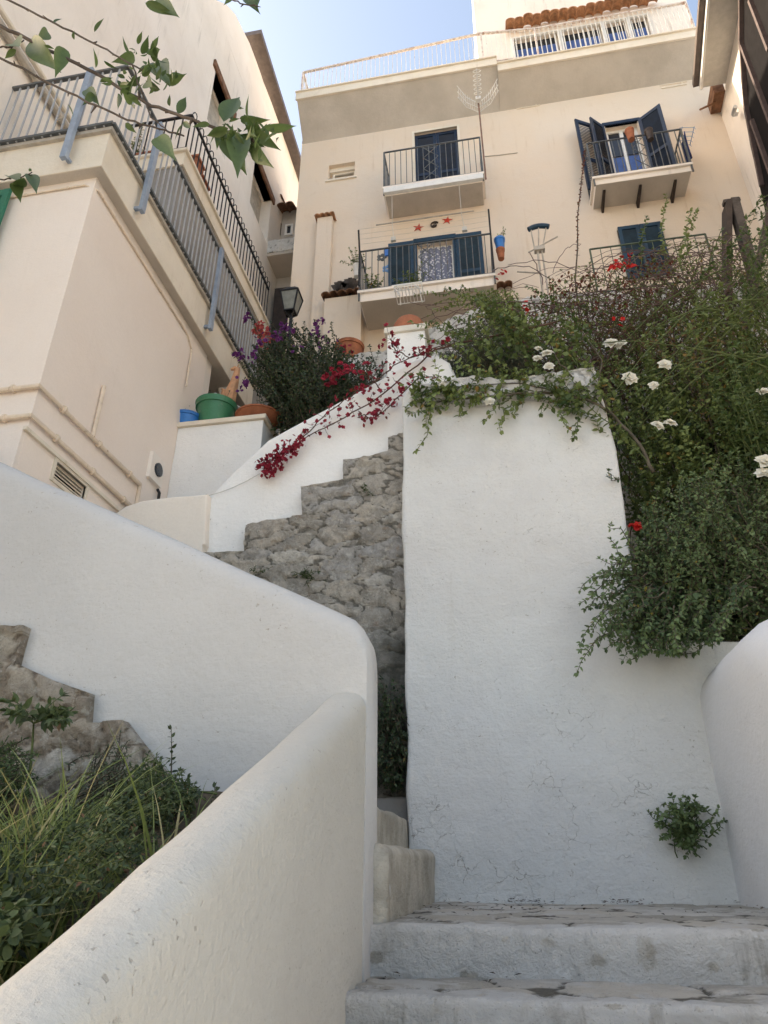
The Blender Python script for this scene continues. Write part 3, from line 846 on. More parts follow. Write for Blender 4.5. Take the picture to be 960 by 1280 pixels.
rs = np.random.RandomState(44); mb = MB()
for k in range(1100):
    q = rs.rand()
    if q < .55: x, y, z = rs.uniform(-.55, 1.36), 5.47 - abs(rs.normal(0, .035)), Z0 + .006
    elif q < .7: x, y, z = 1.36 - abs(rs.normal(0, .04)), rs.uniform(3.5, 5.45), Z0 + .006
    elif q < .76: x, y, z = rs.uniform(-.6, 1.36), 3.40 - abs(rs.normal(0, .06)), Z0 - .19 + .006
    else: x, y, z = rs.uniform(-.6, 1.36), rs.uniform(3.6, 5.4), Z0 + .008
    if vnoise(np.array(x * 3.1 + 7), np.array(y * 3.1 + 3), 6) < .5 + .25 * rs.rand(): continue
    a = rs.uniform(0, PI); l = rs.uniform(.004, .022); w_ = l * rs.uniform(.12, .5); d = V3((math.cos(a), math.sin(a), rs.normal(0, .15))); e_ = V3((-math.sin(a), math.cos(a), 0)); c = V3((x, y, z + abs(rs.normal(0, .012))))
    mb.add([c - d * l, c - e_ * w_ + (0, 0, .004), c + d * l, c + e_ * w_ + (0, 0, .003)], [(0, 1, 2, 3)])
build('leaf_litter', mb, paint('dry_litter', (.075, .055, .038), .9, .5), kind='stuff', fixn=False)['label'] = 'dry leaf litter gathered along the edges of the landing'

# ------------------------------------------------------------------ peach house (main facade)
YF = 11.0
XF0, XF1 = -4.05, 6.6
ZT = 16.3
F = lambda px, py: xz(px, py, YF)


def rect(tl, br):
    a, b = F(*tl), F(*br); return [min(a[0], b[0]), max(a[0], b[0]), min(a[1], b[1]), max(a[1], b[1])]


ph = thing('peach_house', (.7, YF + 2, 3.0), 'peach rendered house with navy shutters, three balconies and a roof terrace', 'house')
# openings
wS = rect((411, 207), (443, 221))                                   # small louvred window
d1 = rect((518, 167), (576, 225))
d2 = rect((521, 305), (569, 348))
d3 = rect((756, 158), (812, 212))
w4 = rect((771, 288), (841, 345))
# balcony floors and rails, measured on the rail planes
P1, P2, P3 = .62, .85, .62
B1 = dict(x0=onY(480, 195, YF - P1)[0], x1=onY(599, 168, YF - P1)[0], zt=(onY(480, 195, YF - P1)[2] + onY(597, 168, YF - P1)[2]) / 2, zb=(onY(482, 238, YF - P1)[2] + onY(601, 211, YF - P1)[2]) / 2)
B2 = dict(x0=onY(450, 316, YF - P2)[0], x1=onY(613, 291, YF - P2)[0], zt=(onY(450, 316, YF - P2)[2] + onY(612, 291, YF - P2)[2]) / 2, zb=(onY(449, 364, YF - P2)[2] + onY(617, 341, YF - P2)[2]) / 2)
B3 = dict(x0=onY(733, 179, YF - P3)[0], x1=onY(851, 163, YF - P3)[0], zt=(onY(732, 179, YF - P3)[2] + onY(848, 163, YF - P3)[2]) / 2, zb=(onY(736, 222, YF - P3)[2] + onY(853, 205, YF - P3)[2]) / 2)
print('balconies', [{k: round(float(v), 2) for k, v in b.items()} for b in (B1, B2, B3)])
d1[2], d2[2], d3[2] = B1['zb'], B2['zb'], B3['zb']
d2[3] = max(d2[3], d2[2] + 1.9)
print('doors', [[round(float(x), 2) for x in d] for d in (wS, d1, d2, d3, w4)])
mb = MB()
holed_wall(mb, 1, YF, XF0, XF1, 2.5, ZT, [tuple(wS), tuple(d1), tuple(d2), tuple(d3), tuple(w4)], .22)
mb.add([(XF0, YF, 2.5), (XF0, YF + 6, 2.5), (XF0, YF + 6, 17), (XF0, YF, 17)], [(0, 1, 2, 3)])
mb.add([(XF1, YF, 2.5), (XF1, YF + 6, 2.5), (XF1, YF + 6, 17), (XF1, YF, 17)], [(0, 1, 2, 3)])
build('wall', mb, PEACH, ph, fixn=False)


def window_frame(mb, r, y, w=.05, d=.05, mull=1):
    x0, x1, z0, z1 = r
    mb.box((x0, y - d, z0), (x1, y, z0 + w)); mb.box((x0, y - d, z1 - w), (x1, y, z1))
    mb.box((x0, y - d, z0 + w), (x0 + w, y, z1 - w)); mb.box((x1 - w, y - d, z0 + w), (x1, y, z1 - w))
    for i in range(mull):
        c = x0 + (x1 - x0) * (i + 1) / (mull + 1); mb.box((c - w * .6, y - d - .002, z0 + w), (c + w * .6, y + .002, z1 - w))


# small window
mb = MB(); window_frame(mb, (wS[0] + .07, wS[1] - .004, wS[2] + .004, wS[3] - .13), YF + .215, .05, .06, 0)
mb.box((wS[0] - .06, YF - .04, wS[2] - .05), (wS[1] + .06, YF + .1, wS[2]))
mb.box((wS[0], YF + .1, wS[3] - .13), (wS[1], YF + .21, wS[3]))
wn = build('window', mb, CREAM3, ph)
mb = MB()
for i in range(7):
    z = wS[2] + .06 + i * .055; mb.lbox((wS[0] + .12, YF + .17, z), (1, 0, 0), nrm((0, .7, .7)), nrm((0, -.7, .7)), (0, wS[1] - wS[0] - .17), (0, .05), (0, .006))
build('louvre', mb, GREYPIPE, wn)

# balcony 1 and its closed shutters
mb = MB()
for i in range(2):
    w = (d1[1] - d1[0]) / 2; shutter(mb, (d1[0] + i * w, YF + .10, d1[2]), (1, 0, 0), (0, 0, 1), w - .006, d1[3] - d1[2] - .01)
build('shutter', mb, NAVY, ph)
mb = MB(); t_ = .06
mb.box((d1[0] - t_, YF - .02, d1[2]), (d1[0], YF + .02, d1[3] + t_)); mb.box((d1[1], YF - .02, d1[2]), (d1[1] + t_, YF + .02, d1[3] + t_)); mb.box((d1[0], YF - .02, d1[3]), (d1[1], YF + .02, d1[3] + t_))
build('door_surround', mb, CREAM3, ph)


def balcony(b, P, name_slab, thick=.16, white=False):
    mb = MB(); x0, x1 = b['x0'], b['x1']; y0 = YF - P
    mb.box((x0 - .03, y0 - .04, b['zb'] - .09), (x1 + .03, YF, b['zb'] - .03))
    mb.box((x0 + .02, y0 + .01, b['zb'] - .09 - thick), (x1 - .02, YF, b['zb'] - .09))
    o = build('balcony', mb, CREAM2, ph)
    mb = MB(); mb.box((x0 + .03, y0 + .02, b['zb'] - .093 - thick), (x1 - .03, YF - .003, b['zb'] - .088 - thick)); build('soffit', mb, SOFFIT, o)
    return o


def balcony_rail(b, P, parent, diamond=None, gap=.125, zext=.0):
    mb = MB(); x0, x1 = b['x0'], b['x1']; y0 = YF - P; h = b['zt'] - b['zb']
    railing(mb, (x0, y0, b['zb']), (x1, y0, b['zb']), h, gap, .016, .032)
    railing(mb, (x0, y0 + .02, b['zb']), (x0, YF - .01, b['zb']), h, gap, .016, .03)
    railing(mb, (x1, y0 + .02, b['zb']), (x1, YF - .01, b['zb']), h, gap, .016, .03)
    for x in (x0, x1): mb.bar((x, y0 - .012, b['zb'] - .28), (x, y0 - .012, b['zb'] + .02), .03)
    if diamond:
        a, c = diamond; k = 3; hh = h - .08
        for i in range(k):
            z = b['zb'] + .04 + hh * i / k; m = (a + c) / 2; s = hh / k
            for (p, q) in (((a, z), (c, z + s)), ((c, z), (a, z + s))):
                mb.bar((p[0], y0, p[1]), (q[0], y0, q[1]), .012)
        mb.tube([(a + (c - a) * (.5 + .5 * math.cos(q)), y0, b['zb'] + h - .06 + .03 * math.sin(q)) for q in np.linspace(0, 2 * PI, 13)], .007, 5)
    return build('railing', mb, IRON, parent)


b1 = balcony(B1, P1, 'slab', .20)
mb = MB(); mb.box((B1['x0'] + .0, YF - P1 - .075, B1['zb'] - .27), (B1['x1'], YF - P1 + .006, B1['zb'] - .12)); build('awning_box', mb, WHITEP, b1)
m = (d1[0] + d1[1]) / 2
balcony_rail(B1, P1, b1, (onY(529, 200, YF - P1)[0], onY(548, 200, YF - P1)[0]))
b2 = balcony(B2, P2, 'slab', .20)
balcony_rail(B2, P2, b2, (onY(523, 320, YF - P2)[0], onY(541, 320, YF - P2)[0]))
b3 = balcony(B3, P3, 'slab', .14)
balcony_rail(B3, P3, b3, (onY(791, 190, YF - P3)[0], onY(809, 190, YF - P3)[0]))
for px in (752, 798, 843):
    mb = MB(); x = onY(px, 235, YF - .3)[0]; z = B3['zb'] - .235
    mb.prism([(x - .025, YF, z - .15), (x - .025, YF, z), (x - .025, YF - P3 + .16, z), (x - .025, YF - P3 + .16, z - .04)], (.05, 0, 0))
    build('bracket', mb, BROWNWOOD, b3)

# door 2: lace curtain between open shutters under a navy head board
mb = MB(); window_frame(mb, (d2[0], d2[1], d2[2], d2[3]), YF + .20, .05, .05, 0); dr = build('door', mb, WHITEP, ph)
nx = 46; X = np.linspace(d2[0] + .05, d2[1] - .05, nx); Zc = np.linspace(d2[2] + .05, d2[3] - .05, 10); XX, ZZ = np.meshgrid(X, Zc, indexing='ij')
mb = MB(); mb.grid(np.stack([XX, YF + .15 + .022 * np.sin((XX - X[0]) * 46) + .01 * np.sin(ZZ * 5), ZZ], -1))
LC = NT('lace_pattern'); p = LC.pos()
vo = LC.n('ShaderNodeTexVoronoi'); LC.l(LC.scaled(p, (1, .2, 1)), vo.inputs['Vector']); vo.inputs['Scale'].default_value = 16
LC.fin(LC.mix(LC.ramp(vo.outputs['Distance'], .28, .42), (.66, .67, .70), (.20, .22, .30)), .9)
build('curtain', mb, LC.m, dr, smooth=True, angle=None)
mb = MB(); e = d2[3]
mb.box((d2[0] - .07, YF - .05, e), (d2[1] + .07, YF + .04, e + .11)); mb.box((d2[0] - .06, YF - .03, d2[2]), (d2[0], YF + .03, e)); mb.box((d2[1], YF - .03, d2[2]), (d2[1] + .06, YF + .03, e))
build('door_head', mb, TEALNAVY, ph)
for s in (0, 1):
    mb = MB(); w = .56
    x = d2[0] - .065 - w if s == 0 else d2[1] + .065
    shutter(mb, (x, YF - .06, d2[2] + .05), (1, 0, 0), (0, 0, 1), w, d2[3] - d2[2] - .03); build('shutter', mb, TEALNAVY, ph)

# door 3: white french door with blue panels between open navy shutters
mb = MB(); window_frame(mb, d3, YF + .20, .07, .05, 1); dr = build('door', mb, WHITEP, ph)
zmid = d3[2] + (d3[3] - d3[2]) * .62; xm = (d3[0] + d3[1]) / 2
mb = MB()
for a, c in ((d3[0] + .08, xm - .05), (xm + .05, d3[1] - .08)): mb.box((a, YF + .165, d3[2] + .08), (c, YF + .185, zmid))
build('blue_panel', mb, BLUEPANEL, dr)
mb = MB()
for a, c in ((d3[0] + .08, xm - .05), (xm + .05, d3[1] - .08)): mb.box((a, YF + .17, zmid + .05), (c, YF + .185, d3[3] - .08))
build('pane', mb, DARKGLASS, dr)
mb = MB(); mb.box((d3[0] - .06, YF - .03, d3[3]), (d3[1] + .06, YF + .05, d3[3] + .09)); build('door_head', mb, NAVY, ph)
h3 = d3[3] - d3[2]
for (x, ux, uy) in ((d3[0] - .02, -.72, -.62), (d3[0] - .30, -.88, -.45), (d3[1] + .02, .80, -.58)):
    mb = MB(); shutter(mb, (x, YF - .03 - (0 if x > d3[0] - .1 else .1), d3[2] + .04), (ux, uy, 0), (0, 0, 1), .44 if x < d3[1] else .52, h3 - .06); build('shutter', mb, NAVY, ph)

# terrace window with teal shutters
mb = MB(); w = (w4[1] - w4[0]) / 2
for i in range(2): shutter(mb, (w4[0] + i * w + .004, YF - .05, w4[2]), (1, 0, 0), (0, 0, 1), w - .008, w4[3] - w4[2])
build('shutter', mb, TEALNAVY, ph)

# chimney breast with tile cap, small tiled lean-to
c0 = F(396, 330)[0]; c1 = F(415, 330)[0]; ct = F(409, 278)[1]
mb = MB(); mb.box((c0, YF - .16, 2.6), (c1, YF + .0, ct)); cb = build('chimney_breast', mb, PEACH, ph)


def wavy_tiles(mb, x0, x1, y0, y1, z, rise=.12, dia=.17, th=.018, n=8, slope=.0, rag=0, rs=None):
    k = max(1, round((x1 - x0) / dia)); d = (x1 - x0) / k
    for i in range(k):
        cx = x0 + d * (i + .5); dz = 0 if rs is None else rs.normal(0, .008); dy = 0 if rs is None else rs.normal(0, .02)
        out = [(cx + d * .54 * math.cos(q), d * .5 * math.sin(q)) for q in np.linspace(PI, 0, n)]
        inn = [(cx + (d * .54 - th) * math.cos(q), (d * .5 - th) * math.sin(q)) for q in np.linspace(PI, 0, n)]
        pr_ = out + inn[::-1]
        mb.prism([(a, y0 + dy, z + b + dz) for a, b in pr_], (0, y1 - y0, slope))


mb = MB(); wavy_tiles(mb, c0 - .05, c1 + .06, YF - .24, YF, ct, dia=.13); build('tile_cap', mb, TILE, cb)
l0, l1, lt = F(411, 386)[0], F(456, 378)[0], F(432, 384)[1]
mb = MB(); mb.box((l0, YF - .35, 2.6), (l1, YF, lt - .03)); lb = build('lean_to', mb, PEACH, ph)
mb = MB(); wavy_tiles(mb, l0 - .05, l1 + .02, YF - .46, YF, lt - .02, dia=.17, slope=.12); build('tile_edge', mb, TILEDARK, lb)
mb = MB(); wavy_tiles(mb, F(530, 374)[0], F(640, 360)[0], YF - .22, YF, F(575, 371)[1], dia=.15, slope=.06); build('tile_course', mb, TILEDARK, ph)
mb = MB(); mb.box((F(528, 384)[0], YF - .05, F(560, 381)[1]), (F(640, 384)[0], YF, F(560, 381)[1] + .05)); build('string_course', mb, PEACH, ph)

# roof terrace: coved slab in two lengths, railing, room on top
XS = onY(620, 70, 10.3)[0]
mb = MB()
for (x0, x1, yf, zt) in ((-4.02, XS, 10.32, 17.22), (XS + .003, 5.40, 10.36, 17.02)):
    mb.prism([(x0, yf, zt - .24), (x0, yf, zt), (x0, YF + 4, zt), (x0, YF + 4, 16.3), (x0, YF, 16.28)], (x1 - x0, 0, 0))
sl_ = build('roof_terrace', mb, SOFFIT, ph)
mb = MB()
for (x0, x1, yf, zt) in ((-4.05, XS - .004, 10.27, 17.22), (XS + .006, 5.43, 10.31, 17.02)):
    mb.box((x0, yf, zt - .245), (x1, yf + .047, zt + .002)); mb.box((x0 - .01, yf - .04, zt + .002), (x1 + .01, yf + .25, zt + .035))
build('slab_edge', mb, CREAM3, sl_)
mb = MB(); mr = MB()
for (a, b, z0, z1, z2) in (((-3.95, 10.38), (XS - .3, 10.38), 17.25, 18.22, 18.5), ((XS - .3, 10.38), (XS + 1.0, 10.42), 17.2, 18.5, 18.35), ((XS + 1.0, 10.42), (5.45, 10.42), 17.05, 18.35, 18.3), ((-3.95, 10.38), (-3.95, 13), 17.25, 18.22, 18.2)):
    A, B = V3((*a, 0)), V3((*b, 0)); n = int(np.linalg.norm(B - A) / .11)
    mr.bar(A + (0, 0, z1), B + (0, 0, z2), .055, .04); mr.bar(A + (0, 0, z0 + .08), B + (0, 0, z0 + .08), .03)
    for i in range(0 if (a, z1) == ((-3.95, 10.38), 18.22) and b[1] < 11 else 1, n + 1):
        t = i / n; p = A + (B - A) * t
        (mr if i in (0, n) else mb).bar(p + (0, 0, z0), p + (0, 0, z1 + (z2 - z1) * t), .014 if 0 < i < n else .04)
rl = build('roof_railing', mr, RUSTWHITE, sl_); build('railing_bars', mb, WHITEBAR, sl_)
YR = 10.92
r0, r1 = onY(594, 30, YR)[0], 5.75
wz1, wz0 = (onY(640, 43, YR)[2] + onY(818, 22, YR)[2]) / 2, (onY(640, 72, YR)[2] + onY(818, 50, YR)[2]) / 2
xs = [onY(p, 50, YR)[0] for p in (641, 699, 703, 756, 759, 790, 793, 818)]
mb = MB(); holed_wall(mb, 1, YR, r0, r1, 17.0, 22.0, [(xs[i], xs[i + 1], wz0, wz1) for i in (0, 2, 4, 6)], .15)
mb.add([(r0, YR, 17), (r0, YR + 4, 17), (r0, YR + 4, 22), (r0, YR, 22)], [(0, 1, 2, 3)]); mb.add([(r1, YR, 17), (r1, YR + 4, 17), (r1, YR + 4, 22), (r1, YR, 22)], [(0, 1, 2, 3)])
rm = build('roof_room', mb, CREAM2, ph, fixn=False)
mb = MB(); ff = MB(); bb = MB()
for i in (0, 2, 4, 6):
    window_frame(mb, (xs[i] - .03, xs[i + 1] + .03, wz0, wz1), YR + .03, .045, .06, 0)
    ff.box((xs[i] + .04, YR + .10, wz0 + .05), (xs[i + 1] - .04, YR + .13, wz0 + (wz1 - wz0) * .62))
    n = max(3, int((xs[i + 1] - xs[i]) / .12))
    for k in range(n): bb.bar((xs[i] + (k + .5) * (xs[i + 1] - xs[i]) / n, YR + .06, wz0 + .05), (xs[i] + (k + .5) * (xs[i + 1] - xs[i]) / n, YR + .06, wz1 - .05), .018)
    w_ = MB(); w_.box((xs[i] + .04, YR + .135, wz0 + .03), (xs[i + 1] - .04, YR + .145, wz1 - .03)); build('window_pane', w_, DARKGLASS, rm)
build('window_frames', mb, WHITEP, rm); build('blue_panel', ff, BLUEPANEL, rm); build('window_bars', bb, WHITEP, rm)
mb = MB(); tz = onY(640, 27, YR - .3)[2]; wavy_tiles(mb, onY(632, 27, YR - .3)[0], onY(828, 5, YR - .3)[0], YR - .38, YR, tz - .05, dia=.225, slope=.18, rs=np.random.RandomState(4))
build('tile_eave', mb, TILE, rm)
# slim vents on the wall under the slab
for px, py in ((660, 133), (842, 107)):
    mb = MB(); x, z = F(px, py); mb.box((x - .28, YF - .02, z - .05), (x + .28, YF, z - .03)); mb.box((x - .3, YF - .02, z + .05), (x + .3, YF, z + .07)); mb.box((x + .18, YF - .02, z - .03), (x + .2, YF, z + .05))
    build('wall_rail', mb, CREAM3, ph)
mb = MB(); x, z = F(606, 196); mb.tube([(x, YF - .012, z), (x + .3, YF - .01, z - .03), (x + .75, YF - .012, z - .05)], .008, 5); build('wall_cable', mb, GREYPIPE, ph)

# ------------------------------------------------------------------ cream house at the left
XL, YL = -3.9, 4.42
ZS0, ZS1 = 6.56, 7.14
lh = thing('cream_house', (-5.5, 6, -1.5), 'smooth cream house with wraparound balcony slab and blue grey railing posts', 'house')
mb = MB()
vg = sorted([yz(68, 586, XL), yz(107, 610, XL)]); vz = [yz(70, 582, XL)[1], yz(70, 600, XL)[1]]
v0, v1 = vg[0][0], vg[1][0]
vt = (yz(68, 579, XL)[1] + yz(106, 604, XL)[1]) / 2; vb = vt - .17
holed_wall(mb, 0, XL, YL, 7.4, -1.5, ZS0, [(v0, v1, vb, vt)], -.12)
mb.add([(-9, YL, -1.5), (XL, YL, -1.5), (XL, YL, ZS0), (-9, YL, ZS0)], [(0, 1, 2, 3)])
mb.add([(XL, 7.4, -1.5), (-4.6, 7.4, -1.5), (-4.6, 7.4, ZS0), (XL, 7.4, ZS0)], [(0, 1, 2, 3)])
mb.add([(-4.6, 7.4, -1.5), (-4.6, 9.5, -1.5), (-4.6, 9.5, ZS0), (-4.6, 7.4, ZS0)], [(0, 1, 2, 3)])
build('wall', mb, CREAM, lh, fixn=False)
mb = MB(); OV = .12
mb.prism([(-9, YL - OV, ZS0), (XL + OV, YL - OV, ZS0), (XL + OV, 8.9, ZS0), (-9, 8.9, ZS0)], (0, 0, ZS1 - ZS0 - .05))
bl = build('balcony', mb, CREAM3, lh)
mb = MB(); mb.prism([(-9, YL - OV - .04, ZS1 - .05), (XL + OV + .04, YL - OV - .04, ZS1 - .05), (XL + OV + .04, 8.94, ZS1 - .05), (-9, 8.94, ZS1 - .05)], (0, 0, .05)); build('slab_edge', mb, GREYPIPE, bl)
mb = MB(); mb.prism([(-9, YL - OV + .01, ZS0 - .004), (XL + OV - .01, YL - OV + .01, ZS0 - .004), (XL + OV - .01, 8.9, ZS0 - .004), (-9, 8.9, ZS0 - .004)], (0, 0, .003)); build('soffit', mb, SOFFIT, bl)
# railing
xr, yr = XL + OV + .05, YL - OV - .05
mb = MB(); bars = MB(); top = 8.18
for (A, B) in (((-9, yr), (xr, yr)), ((xr, yr), (xr, 8.9))):
    A, B = V3((*A, 0)), V3((*B, 0)); n = int(np.linalg.norm(B - A) / .105)
    mb.bar(A + (0, 0, top), B + (0, 0, top), .045, .03); mb.bar(A + (0, 0, ZS1 + .03), B + (0, 0, ZS1 + .03), .045, .035)
    for i in range(1, n): bars.bar(A + (B - A) * i / n + (0, 0, ZS1), A + (B - A) * i / n + (0, 0, top), .016)
build('railing', mb, IRON, bl); build('railing_bars', bars, BARGREY, bl)
for px, py, side in ((99, 140, 0), (187, 213, 1), (268, 368, 1)):
    mb = MB()
    if side == 0:
        x = onY(px, py, yr - .03)[0]; mb.box((x - .035, yr - .07, ZS0 + .08), (x + .035, yr - .02, top + .01)); mb.box((x - .02, yr - .04, ZS0 + .12), (x + .02, yr + .06, ZS0 + .16))
    else:
        y = onX(px, py, xr + .03)[1]; mb.box((xr + .02, y - .035, ZS0 + .08), (xr + .07, y + .035, top + .01)); mb.box((xr - .06, y - .02, ZS0 + .12), (xr + .04, y + .02, ZS0 + .16))
    build('railing_post', mb, POSTBLUE, bl)


def wall_pipe(pts, r, mat, parent, clip=.6, name='pipe', clips=True):
    mb = MB(); mb.tube(pts, r, 8)
    if clips:
        P = [V3(p) for p in pts]
        for a, b in zip(P[:-1], P[1:]):
            L = np.linalg.norm(b - a); k = int(L / clip)
            for i in range(1, k + 1):
                c = a + (b - a) * (i - .4) / max(k, 1); d = nrm(b - a); mb.tube([c - d * .012, c + d * .012], r * 1.5, 8)
    return build(name, mb, mat, parent, True, 40)


zA, zB_ = onX(50, 487, XL)[2], onX(40, 524, XL)[2]
yA = onX(172, 605, XL)[1]; zA2 = onX(172, 605, XL)[2]
yB_ = onX(153, 629, XL)[1]; zB2 = onX(153, 629, XL)[2]
wall_pipe([(-9, YL - .03, zA), (XL + .03, YL - .03, zA), (XL + .03, yA, (zA + zA2) / 2 - .0), (XL + .03, yA + .01, zA - .6)], .026, PVC, lh)
wall_pipe([(-9, YL - .03, zB_), (XL + .03, YL - .03, zB_), (XL + .03, yB_ + .2, zB_)], .026, PVC, lh)
ya, za = yz(127, 483, XL); wall_pipe([(XL + .03, ya, za), (XL + .03, ya, zA + .02)], .022, PVC, lh, 9)
mb = MB(); zC = onX(36, 538, XL)[2]; mb.box((-9, YL - .045, -1.5), (XL - .003, YL, zC)); mb.box((XL - .002, YL - .044, -1.49), (XL + .035, 6.35, zC - .003)) if False else None
build('plinth', mb, CREAM, lh)
mb = MB(); mb.box((XL - .004, YL - .05, zC - .035), (XL + .03, 7.38, zC)); build('plinth_trim', mb, CREAM3, lh)
wall_pipe([(-9, YL - .015, ZS0 - .13), (XL - .1, YL - .015, ZS0 - .12), (XL + .015, YL + .05, ZS0 - .15), (XL + .015, 5.6, ZS0 - .16), (XL + .015, 6.75, ZS0 - .17), (XL + .02, 6.9, ZS0 - .3), (XL + .05, 6.86, ZS0 - .95)], .011, PVC, lh, .5, 'cable')
mb = MB(); mb.box((XL - .02, v0 - .035, vb - .035), (XL + .015, v1 + .035, vb)); mb.box((XL - .02, v0 - .035, vt), (XL + .015, v1 + .035, vt + .035)); mb.box((XL - .02, v0 - .035, vb), (XL + .015, v0, vt)); mb.box((XL - .02, v1, vb), (XL + .015, v1 + .035, vt))
vn = build('vent', mb, CREAM3, lh)
mb = MB()
for i in range(5):
    z = vb + .01 + i * (vt - vb) / 5; mb.lbox((XL - .03, v0, z), (0, 1, 0), nrm((-.6, 0, .8)), nrm((.8, 0, .6)), (0, v1 - v0), (0, .035), (0, .005))
build('vent_slats', mb, CREAM3, vn)
mb = MB(); mb.box((XL - .115, v0 + .005, vb + .005), (XL - .11, v1 - .005, vt - .005)); build('vent_dark', mb, DARK, vn)
my, mz = yz(193, 588, XL)
mb = MB(); mb.box((XL, my - .16, mz - .17), (XL + .045, my + .14, mz + .17)); mt = build('meter_box', mb, CREAM2, lh)
mb = MB(); mb.lathe([(.085, 0), (.085, .02), (.07, .025), (0, .025)], (XL + .045, my, mz), 16, (1, 0, 0)); build('meter_glass', mb, DARKGLASS, mt)
my, mz = yz(195, 612, XL); mb = MB(); mb.tube([(XL + .02, my, mz), (XL + .05, my, mz - .05), (XL + .04, my + .02, mz - .12)], .018, 6); build('tap', mb, BLACKIRON, lh)
# open green shutter at the frame edge
gx, gz = xz(17, 241, YL - .05)
mb = MB(); shutter(mb, (gx - .6, YL - .07, gz - 1.5), (1, 0, 0), (0, 0, 1), .6, 1.5); build('shutter', mb, GREENP, lh)
# strut, pier and drain under the far end of the balcony
mb = MB(); a = onX(270, 430, -3.95); b = onX(318, 520, -3.95)
mb.box((XL - .35, 7.42, 3.0), (XL - .02, 7.62, ZS0)); mb.bar((XL + .02, 8.1, ZS0 - .05), (XL + .02, 9.3, 4.6), .16, .22); build('pier', mb, CREAM2, lh)
wall_pipe([(XL + .06, 7.5, 4.4), (XL + .06, 7.5, 5.9), (XL + .10, 7.6, 6.0), (XL + .3, 8.3, 6.15)], .035, WHITEP, lh, 9, 'drain_pipe')

# ------------------------------------------------------------------ tall pale house behind
XT = -5.2
th = thing('tall_house', (-7, 9, 0), 'tall weathered pale house with brown lintels rising behind the cream house', 'house')
wins = []
for (p0, p1) in (((269, 92), (291, 133)), ((319, 199), (340, 243))):
    a, b = onX(*p0, XT), onX(*p1, XT); z = (a[2] + b[2]) / 2
    wins.append((a[1], b[1], z - 1.7, z - .1))
mb = MB(); holed_wall(mb, 0, XT, 1.0, 14.2, 0, 17.0, wins, -.3); build('wall', mb, CREAM2, th, fixn=False)
sil = [yz(*p, XT) for p in [(270, 0), (283, 6), (295, 18), (303, 36), (312, 54)]]
pts = [(1.0, 17.0), (1.0, sil[0][1])] + sil + [(14.2, 19.2), (14.2, 17.0)]
slab_poly('gable', pts, XT, XT - .5, CREAM2, th, step=.4, amp=.02, seed=5, axis=0)
for w in wins:
    mb = MB(); mb.box((XT - .2, w[0] - .15, w[3]), (XT + .05, w[1] + .15, w[3] + .2)); build('lintel', mb, BROWNWOOD if False else TILEDARK, th)
    mb = MB(); mb.box((XT - .29, w[0] + .03, w[2] + .03), (XT - .27, w[1] - .03, w[3] - .02)); build('window_pane', mb, GREYPIPE, th)
mb = MB(); mb.box((XT - .2, 9.7, 19.05), (XT + .28, 14.3, 19.22)); build('eave', mb, GUTTER, th)
p0, p1 = onX(0, 30, XT + .06), onX(87, 165, XT + .06)
d = p1 - p0
wall_pipe([p0 - d * .3, p1 + d * .6], .05, GREYPIPE, th, 1.5); wall_pipe([p0 - d * .3 + (0, 0, .18), p1 + d * .6 + (0, 0, .18)], .035, CREAM3, th, 9)

# rear terrace with black looped railing
rt = thing('rear_terrace', (-4.6, 8, 7.15), 'grey walled rear terrace with black looped railing and potted plants', 'terrace')
XQ = -4.1; tz0, tz1 = 7.15, 9.45
mb = MB(); mb.box((XT, 6.2, tz0), (XQ, 9.9, tz1 - .32)); build('wall', mb, GREYWALL, rt)
mb = MB(); mb.box((XT, 6.17, tz1 - .32), (XQ + .03, 9.93, tz1 - .05)); mb.box((XT, 6.13, tz1 - .05), (XQ + .07, 9.97, tz1)); build('coping', mb, CREAM3, rt)
mb = MB()
for (A, B) in (((XT, 6.2), (XQ, 6.2)), ((XQ, 6.2), (XQ, 9.9))):
    A, B = V3((*A, 0)), V3((*B, 0)); L = np.linalg.norm(B - A); n = int(L / .13); d = (B - A) / L
    mb.bar(A + (0, 0, tz1 + .85), B + (0, 0, tz1 + .85), .035); mb.bar(A + (0, 0, tz1 + .08), B + (0, 0, tz1 + .08), .03)
    for i in range(n + 1):
        p = A + (B - A) * i / n; mb.bar(p + (0, 0, tz1), p + (0, 0, tz1 + .85), .016)
        if i < n and A[0] == B[0]:
            q = A + (B - A) * (i + .5) / n
            mb.tube([q + d * (.065 * math.cos(t)) + (0.03 * math.sin(t), 0, tz1 + .86 + .12 * math.sin(t)) for t in np.linspace(0, PI, 7)], .009, 4)
build('railing', mb, BLACKIRON, rt)
# terracotta treads climbing beside the tall house
mb = MB()
for k in range(5):
    mb.box((-5.0, 6.95 + .26 * k, tz1 - .02), (-4.35, 7.21 + .26 * k, tz1 + .95 - .17 * k)); mb.box((-5.02, 6.92 + .26 * k, tz1 + .95 - .17 * k), (-4.32, 7.21 + .26 * k, tz1 + .99 - .17 * k))
build('outdoor_steps', mb, TERRA, label='short run of terracotta steps behind the black looped railing', cat='steps')

